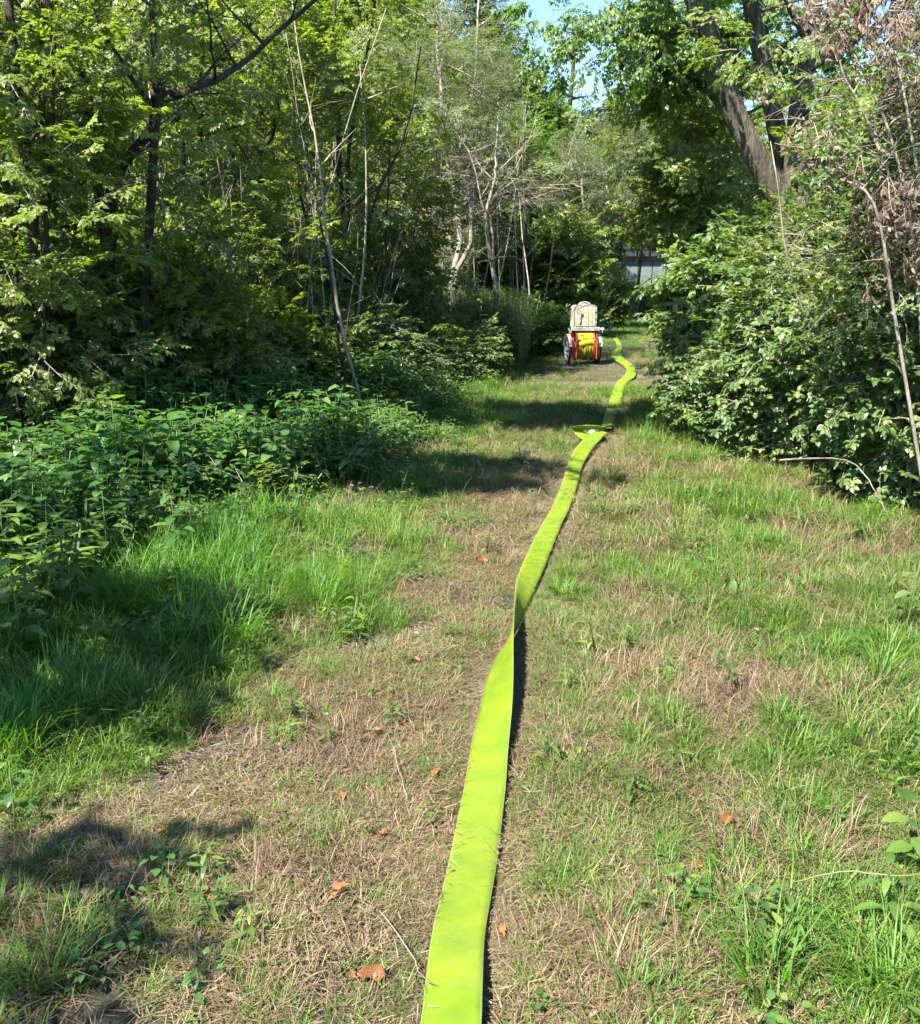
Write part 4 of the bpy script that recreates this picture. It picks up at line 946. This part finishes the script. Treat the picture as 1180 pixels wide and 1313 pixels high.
# folded flap beside the coupling
fa = [at_z(776, 547, .13), at_z(756, 545, .14), at_z(735, 547, .14), at_z(736, 553, .09), at_z(742, 560, .05), at_z(754, 567, .03)]
fb = [at_z(776, 551, .09), at_z(757, 551, .09), at_z(741, 553, .08), at_z(752, 552, .08), at_z(758, 555, .05), at_z(766, 561, .03)]
ribbon('hose_fold', catmull(fa, 5), catmull(fb, 5), M['hose'], hose_root, seed=9, wr=.6)
c0, c1 = Vector(at_z(757, 556, .06)), Vector(at_z(768, 552, .065)); c2 = Vector(at_z(785, 548, .06))
ax = (c1 - c0).normalized()
cp = MB().tube([c0, c0 + ax * .02, c0 + ax * .02, c1 - ax * .02, c1 - ax * .02, c1], [.026, .026, .032, .032, .025, .025], 18).build('coupling', M['steel'], hose_root, True)
for k in range(3):
    a = k * 2.094 + .5; side = ax.cross(Vector((0, 0, 1))).normalized(); up_ = side.cross(ax); d = side * math.cos(a) + up_ * math.sin(a)
    MB().box(tuple((c0 + c1) / 2 + d * .034), (.022, .014, .010), .003).build('coupling_lug', M['steel'], cp)
MB().tube([c1, c1 + (c2 - c1) * .4, c2], [.027, .027, .024], 14).build('binding_sleeve', M['black'], hose_root, True)

# ------------------------------------------------------------------ hose reel cart
def reel_cart():
    Y = 16.6; s = Y / F * 1.0; x = x_at(746.5, Y, 465); root = empty('hose_reel_cart', (x, Y, 0), R(6)); root.scale = (.94, .94, .97); tag(root, 'two-wheeled red and silver hose reel cart wound with bright yellow hose', 'hose cart')
    wr_ = .255
    for sx in (-1, 1):
        X = sx * .285
        w = MB().ring((X, .0, wr_), wr_, .027, .045, 36).build('wheel', M['rubber'], root, True)
        MB().ring((X, 0, wr_), wr_ - .05, .020, .016, 36).build('rim', M['steel'], w)
        MB().lathe_x([(-.045, 0), (-.045, .032), (-.02, .045), (.02, .045), (.045, .032), (.045, 0)], (X, 0, wr_), 14).build('hub', M['steel'], w)
        for k in range(6):
            a = k * math.pi / 3; MB().tube([(X, .035 * math.cos(a), wr_ + .035 * math.sin(a)), (X, (wr_ - .066) * math.cos(a), wr_ + (wr_ - .066) * math.sin(a))], .006, 6).build('spoke', M['steel'], w)
        # mudguard arch
        pts = [(X + sx * .005, (wr_ + .022) * math.cos(a), wr_ + (wr_ + .022) * math.sin(a)) for a in np.linspace(.25, math.pi - .25, 14)]
        V = []; Fc = []
        for p in pts: V += [(p[0] - .03, p[1], p[2]), (p[0] + .03, p[1], p[2]), (p[0] + .03, p[1] * 1.015, p[2] + .006), (p[0] - .03, p[1] * 1.015, p[2] + .006)]
        for i in range(len(pts) - 1):
            for k in range(4): Fc.append((i * 4 + k, i * 4 + (k + 1) % 4, i * 4 + 4 + (k + 1) % 4, i * 4 + 4 + k))
        mesh_obj('mudguard', V, Fc, M['alu'], root)
    MB().tube([(-.3, 0, wr_), (.3, 0, wr_)], .014, 10).build('axle', M['alu'], root)
    # drum: flanges and hose wound in layers
    zc = .335; rf = .27
    for sx in (-1, 1):
        X = sx * .165
        f = MB().lathe_x([(-.008, .05), (-.008, rf - .015), (-.014, rf), (.014, rf), (.008, rf - .015), (.008, .05)], (X, -.04, zc), 40).build('drum_flange', M['red_paint'], root, True)
        for k in range(6):
            a = k * math.pi / 3 + .3; MB().lathe_x([(-.004 * 1, .0), (-.004, .028), (.004, .028), (.004, .0)], (X + sx * .012, -.04 + .17 * math.cos(a), zc + .17 * math.sin(a)), 12).build('lightening_hole', M['black'], f)
        MB().lathe_x([(-.006, 0), (-.006, .06), (.03 * sx if sx > 0 else .006, .05), (.035 if sx > 0 else .006, 0)], (X, -.04, zc), 16).build('bearing', M['alu'], f)
        # side frame: post and foot rail
        MB().box((sx * .215, -.12, .36), (.035, .03, .50), .004).build('frame_post', M['red_paint'], root)
        MB().box((sx * .215, .12, .36), (.035, .03, .50), .004).build('frame_post', M['red_paint'], root)
        MB().box((sx * .215, 0, .125), (.03, .34, .03), .004).build('foot_rail', M['red_paint'], root)
        MB().tube([(sx * .19, -.335, .12), (sx * .19, -.33, .56)], .012, 8).build('front_tube', M['orange_paint'], root)
    prof = []
    n = 9
    for k in range(n + 1):
        xx = -.15 + .3 * k / n; prof.append((xx, .235 + .016 * math.sin(k * 2.1)));
        if k < n: prof.append((xx + .3 / n * .5, .25 + .01 * math.sin(k * 1.7)))
    wound = MB().lathe_x(prof, (0, -.04, zc), 48)
    wound.build('wound_hose', M['hose_roll'], root, True)
    for k in range(3):
        a0 = 1.9 + k * .42; V = []; Fc = []
        for i in range(11):
            u = i / 10
            for q in range(7):
                t = a0 + q * .055 + .1 * math.sin(u * 3.1 + k); rr = .258 + .014 * math.sin(q / 6 * math.pi) + .004 * k; V.append((-.14 + .28 * u, -.04 + rr * math.cos(t), zc + rr * math.sin(t)))
        for i in range(10):
            for q in range(6): Fc.append((i * 7 + q, i * 7 + q + 1, i * 7 + 8 + q, i * 7 + 7 + q))
        mesh_obj('hose_fold', V, Fc, M['hose_roll'], root, True)
    # platform and crossbar
    MB().box((0, 0, .615), (.50, .36, .03), .004).build('platform', M['alu'], root)
    MB().box((0, -.19, .635), (.55, .035, .065), .006).build('crossbar', M['alu'], root)
    for sx in (-1, 1): MB().box((sx * .27, -.12, .595), (.03, .12, .06), .004).build('bracket', M['alu'], root)
    t = MB().tube([(.27, -.17, .625), (.33, -.17, .632), (.34, -.17, .632), (.34, -.17, .632), (.37, -.17, .60)], [.022, .022, .03, .03, .018], 12).build('outlet_coupling', M['alu'], root, True)
    MB().tube([(.33, -.17, .57), (.33, -.17, .665)], .012, 8).build('lever', M['alu'], t)
    MB().tube([(-.27, -.17, .62), (-.30, -.17, .66), (-.31, -.17, .67)], .012, 8).build('tie_hook', M['black'], root)
    # locker on top with rounded shoulders
    W, D, z0, z1, rr = .42, .30, .66, 1.05, .06
    out = [(-W / 2, z0), (W / 2, z0)] + [(W / 2 - rr + rr * math.cos(a), z1 - rr + rr * math.sin(a)) for a in np.linspace(0, math.pi / 2, 6)] + [(-W / 2 + rr - rr * math.sin(a), z1 - rr + rr * math.cos(a)) for a in np.linspace(0, math.pi / 2, 6)]
    def slab(P, y0, y1):
        n = len(P); V = [(a, y0, b) for a, b in P] + [(a, y1, b) for a, b in P]; return V, [tuple(range(n)), tuple(range(2 * n - 1, n - 1, -1))] + [(i, i + n, (i + 1) % n + n, (i + 1) % n) for i in range(n)]
    mesh_obj('locker', *slab(out, -.13, .17), M['alu_dull'], root)
    door = [(a * .90, z0 + .025 + (b - z0) * .90) for a, b in out]; dr = mesh_obj('locker_door', *slab(door, -.145, -.1305), M['alu_dull'], root)
    for xx in (-.09, .055, .13): MB().box((xx, -.149, .85), (.007, .006, .30), .002).build('rib', M['rust_stain'] if xx > 0 else M['alu'], dr)
    MB().tube([(-.10, -.152, .74), (-.10, -.17, .76), (-.10, -.17, .87), (-.10, -.152, .885)], .009, 6).build('door_handle', M['alu'], dr)
    MB().box((-.075, -.155, .90), (.06, .02, .035), .004).build('latch', M['alu'], dr)
    MB().box((-.072, -.166, .885), (.02, .008, .02), .002).build('keyhole', M['black'], dr)
    for zz in (.72, .96): MB().box((.185, -.152, zz), (.03, .012, .05), .003).build('hinge', M['alu'], dr)
    frm = [(a * 1.015, b) for a, b in out[1:] + out[:1]]
    MB().tube([(a, -.135, b) for a, b in frm], .010, 6).build('door_rim', M['alu'], root)
    # carrying hoop and cap on the roof
    MB().tube([(-.11, -.05, 1.045)] + [(-.11 * math.cos(a), -.05, 1.055 + .055 * math.sin(a)) for a in np.linspace(.1, math.pi - .1, 9)] + [(.11, -.05, 1.045)], .012, 8).build('top_hoop', M['alu'], root, True)
    cap = MB(); V = []
    for r_, z_ in ((.10, 1.048), (.10, 1.065), (.07, 1.085), (0.01, 1.09)):
        for k in range(18): V.append((r_ * math.cos(k * .349), .03 + r_ * math.sin(k * .349), z_))
    cap.add(V, [(i * 18 + k, i * 18 + (k + 1) % 18, i * 18 + 18 + (k + 1) % 18, i * 18 + 18 + k) for i in range(3) for k in range(18)]); cap.build('roof_cap', M['alu'], root, True)
reel_cart()

# ------------------------------------------------------------------ single leaves and plants one can point to
def curled_leaf(name, label, px, py, L, W, az, mat, cat='leaf', curl=.5, z=.012, group=None, tilt=.1):
    p = at_z(px, py, z); V = []; Fc = []; nu, nv = 8, 5
    for i in range(nu + 1):
        u = i / nu; w = W * .5 * math.sin(math.pi * min(1, u ** .8 * .98 + .01)) ** .75 * (1 + .12 * math.sin(i * 2.3))
        for j in range(nv):
            v = -1 + 2 * j / (nv - 1); V.append(((u - .5) * L, v * w * (1 + .22 * math.sin(u * 11 + v * 3 + az * 5)), abs(v) ** 1.5 * w * curl * (1 + .5 * math.sin(u * 7 + az * 3)) + math.sin(u * 5.1 + v * 2 + az) * L * .10 + (u - .5) ** 2 * L * curl * .9 + U(-.001, .001)))
    for i in range(nu):
        for j in range(nv - 1): Fc.append((i * nv + j, i * nv + j + 1, (i + 1) * nv + j + 1, (i + 1) * nv + j))
    n = len(V); sp = [(-.5 * L, 0, L * curl * .22), (-.62 * L, .02 * L, L * .10), (-.75 * L, .05 * L, .004)]
    mb = MB(); mb.V = V; mb.F = Fc; mb.tube(sp, [.0012, .001, .0012], 4)
    r = [random.random()] * len(mb.F); o = mesh_obj(name, mb.V, mb.F, mat, None, True, rnd=[r[0]] * len(mb.F)); o.location = p; o.rotation_euler = (U(-tilt, tilt), U(-tilt, tilt), az); tag(o, label, cat, group); return o
FL = [(268, 1152, .085, 'orange-brown fallen leaf beside the dark shade patch, its stalk to the left'), (434, 1148, .075, 'rusty folded leaf on the dry turf between shade patch and hose'), (388, 1096, .06, 'small ochre curled leaf above the rusty folded one'),
      (486, 1072, .06, 'red-brown crumpled leaf a hand from the hose edge'), (437, 1030, .065, 'flat ochre leaf upper left of the crumpled red-brown one'), (441, 1248, .07, 'orange leaf lowest on the turf, nearest of a close pair'),
      (476, 1252, .08, 'rust leaf lying close to the hose in the nearest pair'), (645, 1195, .048, 'tan pointed leaf lying right of the hose'), (410, 1178, .04, 'tiny pale orange leaf under the rusty folded one'),
      (558, 993, .05, 'peach leaf just left of the hose'), (514, 928, .055, 'brown leaf between two green tufts on the worn turf'), (485, 938, .045, 'small rust leaf beside a soil patch'), (503, 1022, .04, 'thin dark rust leaf below the peach one'),
      (932, 1056, .065, 'bright orange curled leaf on the straw right of the hose'), (893, 1112, .055, 'bright orange leaf nearer than the curled one, right of the hose'), (1042, 988, .05, 'upright brown leaf amid the straw path right'), (1150, 1228, .055, 'orange leaf under long grass at the lower right corner'),
      (992, 898, .045, 'orange scrap of leaf by the bare strip'), (692, 973, .045, 'ochre leaf close to the hose shadow'), (614, 722, .10, 'brown leaf heap piece on worn soil left of the twist'), (204, 1068, .05, 'tan leaf at the edge of the bare sunny soil'), (535, 848, .045, 'brown leaf on the worn strip far left of the twist'), (1140, 760, .05, 'brown leaf under the right thicket'), (276, 1196, .03, 'rust crumb of leaf under the orange-brown one')]
for i, (px, py, L, lab) in enumerate(FL):
    curled_leaf('fallen_leaf', lab, px, py, L * .78, L * U(.36, .5), U(0, 6.28), M['leaf_litter'], curl=U(.6, 1.5), z=.014, group='fallen leaves on the track', tilt=.45)
curled_leaf('fallen_leaf', 'broad pinkish brown leaf lying flat in the shade patch', 80, 1153, .062, .055, .3, M['leaf_dead'], curl=.25, z=.03, group='fallen leaves on the track')
curled_leaf('fallen_leaf', 'split pinkish brown leaf right of the broad flat one', 128, 1146, .09, .05, .1, M['leaf_dead'], curl=.35, z=.03, group='fallen leaves on the track')

def big_leaf(parent, b, d, up, L, W, mat, droop=.35, fold=.25, label=None):
    b = np.array(b, float); d = np.array(d, float); d /= np.linalg.norm(d); sd = np.cross(d, up); sd /= np.linalg.norm(sd); n = np.cross(sd, d); V = []; Fc = []; nu, nv = 8, 5
    for i in range(nu + 1):
        u = i / nu; w = W * .5 * (math.sin(math.pi * u ** .75 * .985 + .02) ** .8); c = b + d * L * u - n * droop * L * u * u * .6
        for j in range(nv): v = -1 + 2 * j / (nv - 1); V.append(c + sd * v * w + n * (abs(v) * fold * w + .03 * W * math.sin(i * 2.2 + abs(v) * 3)))
    for i in range(nu):
        for j in range(nv - 1): Fc.append((i * nv + j, i * nv + j + 1, (i + 1) * nv + j + 1, (i + 1) * nv + j))
    k = len(V); V += [b - d * L * .3 - sd * .001, b - d * L * .3 + sd * .001, b + sd * .0012, b - sd * .0012]; Fc.append((k, k + 1, k + 2, k + 3))
    r = random.random(); o = mesh_obj('leaf', V, Fc, mat, parent, True, rnd=[r] * len(Fc)); return o
def sprout(name, label, px, py, H, leaves, L, W, mat, lean=(0, 0), cat='plant', pend=0.0, py_is_ground=True, group=None, fr=.35):
    g = at_z(px, py); root = empty(name, tuple(g)); tag(root, label, cat, group); pts = bend_path((0, 0, 0), (lean[0], lean[1], 1), H, 5, 0, .06)
    MB().tube(pts, [.0032, .003, .0027, .0024, .002, .0015], 6).build('stem', M['stem_green'], root, True)
    for i in range(leaves):
        f = (fr + (1 - fr) * (i // 2) / max(1, (leaves - 1) // 2)) * 5; a = min(int(f), 4); p = pts[a] + (pts[a + 1] - pts[a]) * (f - a); az = (i // 2) * 1.57 + (i % 2) * math.pi + U(-.3, .3)
        k = U(.8, 1.1) * (1.1 - .4 * f / 5); d = np.array((math.cos(az), math.sin(az), U(-.1, .35) - pend)); big_leaf(root, p + d * L * .25, d, (0, 0, 1), L * k, W * k, mat, U(.3, .7), U(.1, .3))
    return root
NL = M['leaf_nettle']
for (px, py, H, n, lab) in [(30, 850, .36, 12, 'tall nettle nearest the left edge, broad leaves in the shade'), (95, 800, .38, 12, 'nettle behind the nearest one, by the left edge'), (-30, 900, .36, 12, 'nettle half cut off by the left edge'), (60, 760, .40, 12, 'nettle at the far side of the nearest group'),
                            (140, 745, .38, 12, 'nettle at the right end of the nearest group'), (20, 1060, .17, 8, 'small pale sunlit nettle by the sunny bare soil'), (250, 720, .34, 12, 'nettle with pale sunlit tip behind long grass'), (225, 735, .34, 12, 'nettle left of the sunlit one')]:
    sprout('nettle_plant', lab, px, py, H * 1.25, n, .115 if H > .2 else .06, .07 if H > .2 else .034, NL, group='nettles at the bank edge')
sprout('seedling', 'seedling with three dark drooping leaves in the sunny grass', 934, 775, .16, 4, .09, .042, M['leaf_bramble'], pend=1.6, fr=.9)
sprout('seedling', 'low dark-leaved plant in the dry grass at lower right', 965, 1195, .12, 10, .06, .028, M['leaf_bramble'], fr=.2)
sprout('bramble_shoot', 'leafy shoot with broad leaves at the right edge of the grass', 1160, 815, .34, 12, .09, .058, M['leaf_bramble'], lean=(.1, 0))
sprout('bramble_shoot', 'bramble shoot with round green leaves reaching in at the right edge', 1185, 1130, .22, 8, .085, .062, M['leaf_mid'], lean=(-.25, 0), fr=.5)
sprout('sapling', 'seedling with yellowing leaves at the far left edge', 8, 760, .45, 6, .08, .045, M['leaf_yellow'], fr=.7)
sprout('bramble_shoot', 'bramble shoot leaning out under the right thicket', 1060, 640, .3, 10, .09, .055, M['leaf_bramble'], lean=(-.3, -.2))
def stick(label, pts, r, mat='twig', sub=0):
    P = [Vector(at_z(*p)) for p in pts]; C = [Vector(v) + Vector((U(-.006, .006), U(-.006, .006), 0)) for v in catmull(P, 4)]; o = MB().tube(C, [r * (1 - .5 * i / len(C)) for i in range(len(C))], 6).build('twig', M[mat], None, True); tag(o, label, 'twig')
stick('arching bramble cane reaching in from the right edge over the grass', [(1200, 1118, .16), (1150, 1122, .17), (1080, 1118, .15), (1110 - 90, 1130, .10)], .0032, 'stem_green')
stick('pale bent twig hanging out of the right thicket to the grass', [(1000, 590, .5), (1085, 590, .42), (1120, 625, .25), (1140, 665, .05)], .006)
stick('long pale stalk lying on the turf above the ochre leaf', [(505, 955, .03), (515, 1000, .04), (525, 1030, .02)], .0018)
stick('thin dry stalk at the lower left of the hose', [(490, 1170, .02), (530, 1230, .03), (560, 1275, .02)], .0016)
stick('fallen grey branch lying below the thin pale stems', [(560, 418, .55), (600, 412, .6), (640, 392, .85), (660, 370, 1.2)], .02, 'bark_pale')
stick('second fallen branch crossing the first below the pale stems', [(590, 404, .6), (620, 406, .65), (655, 402, .6)], .022, 'bark_pale')
for px, py, lab in [(300, 965, 'bare grey clod in the worn soil patch'), (225, 1000, 'small stone at the edge of the bare patch'), (645, 748 + 20, 'little stone on the worn strip left of the twist')]:
    mb = MB(); V = []; 
    for i in range(5):
        for k in range(9):
            th_ = math.pi * (i + .5) / 5; a = k * .698; r_ = .014 * (1 + .3 * math.sin(a * 2 + i)); V.append((r_ * math.sin(th_) * math.cos(a), r_ * math.sin(th_) * math.sin(a) * .8, r_ * .55 * math.cos(th_)))
    mb.add(V, [(i * 9 + k, i * 9 + (k + 1) % 9, i * 9 + 9 + (k + 1) % 9, i * 9 + 9 + k) for i in range(4) for k in range(9)] + [tuple(range(9)), tuple(range(36, 45))]); o = mb.build('stone', M['bark_grey'], None, True, loc=tuple(at_z(px, py, .01))); tag(o, lab, 'stone')
print('INSTANCES', COUNT['n'], 'OBJECTS', len(scene.objects))
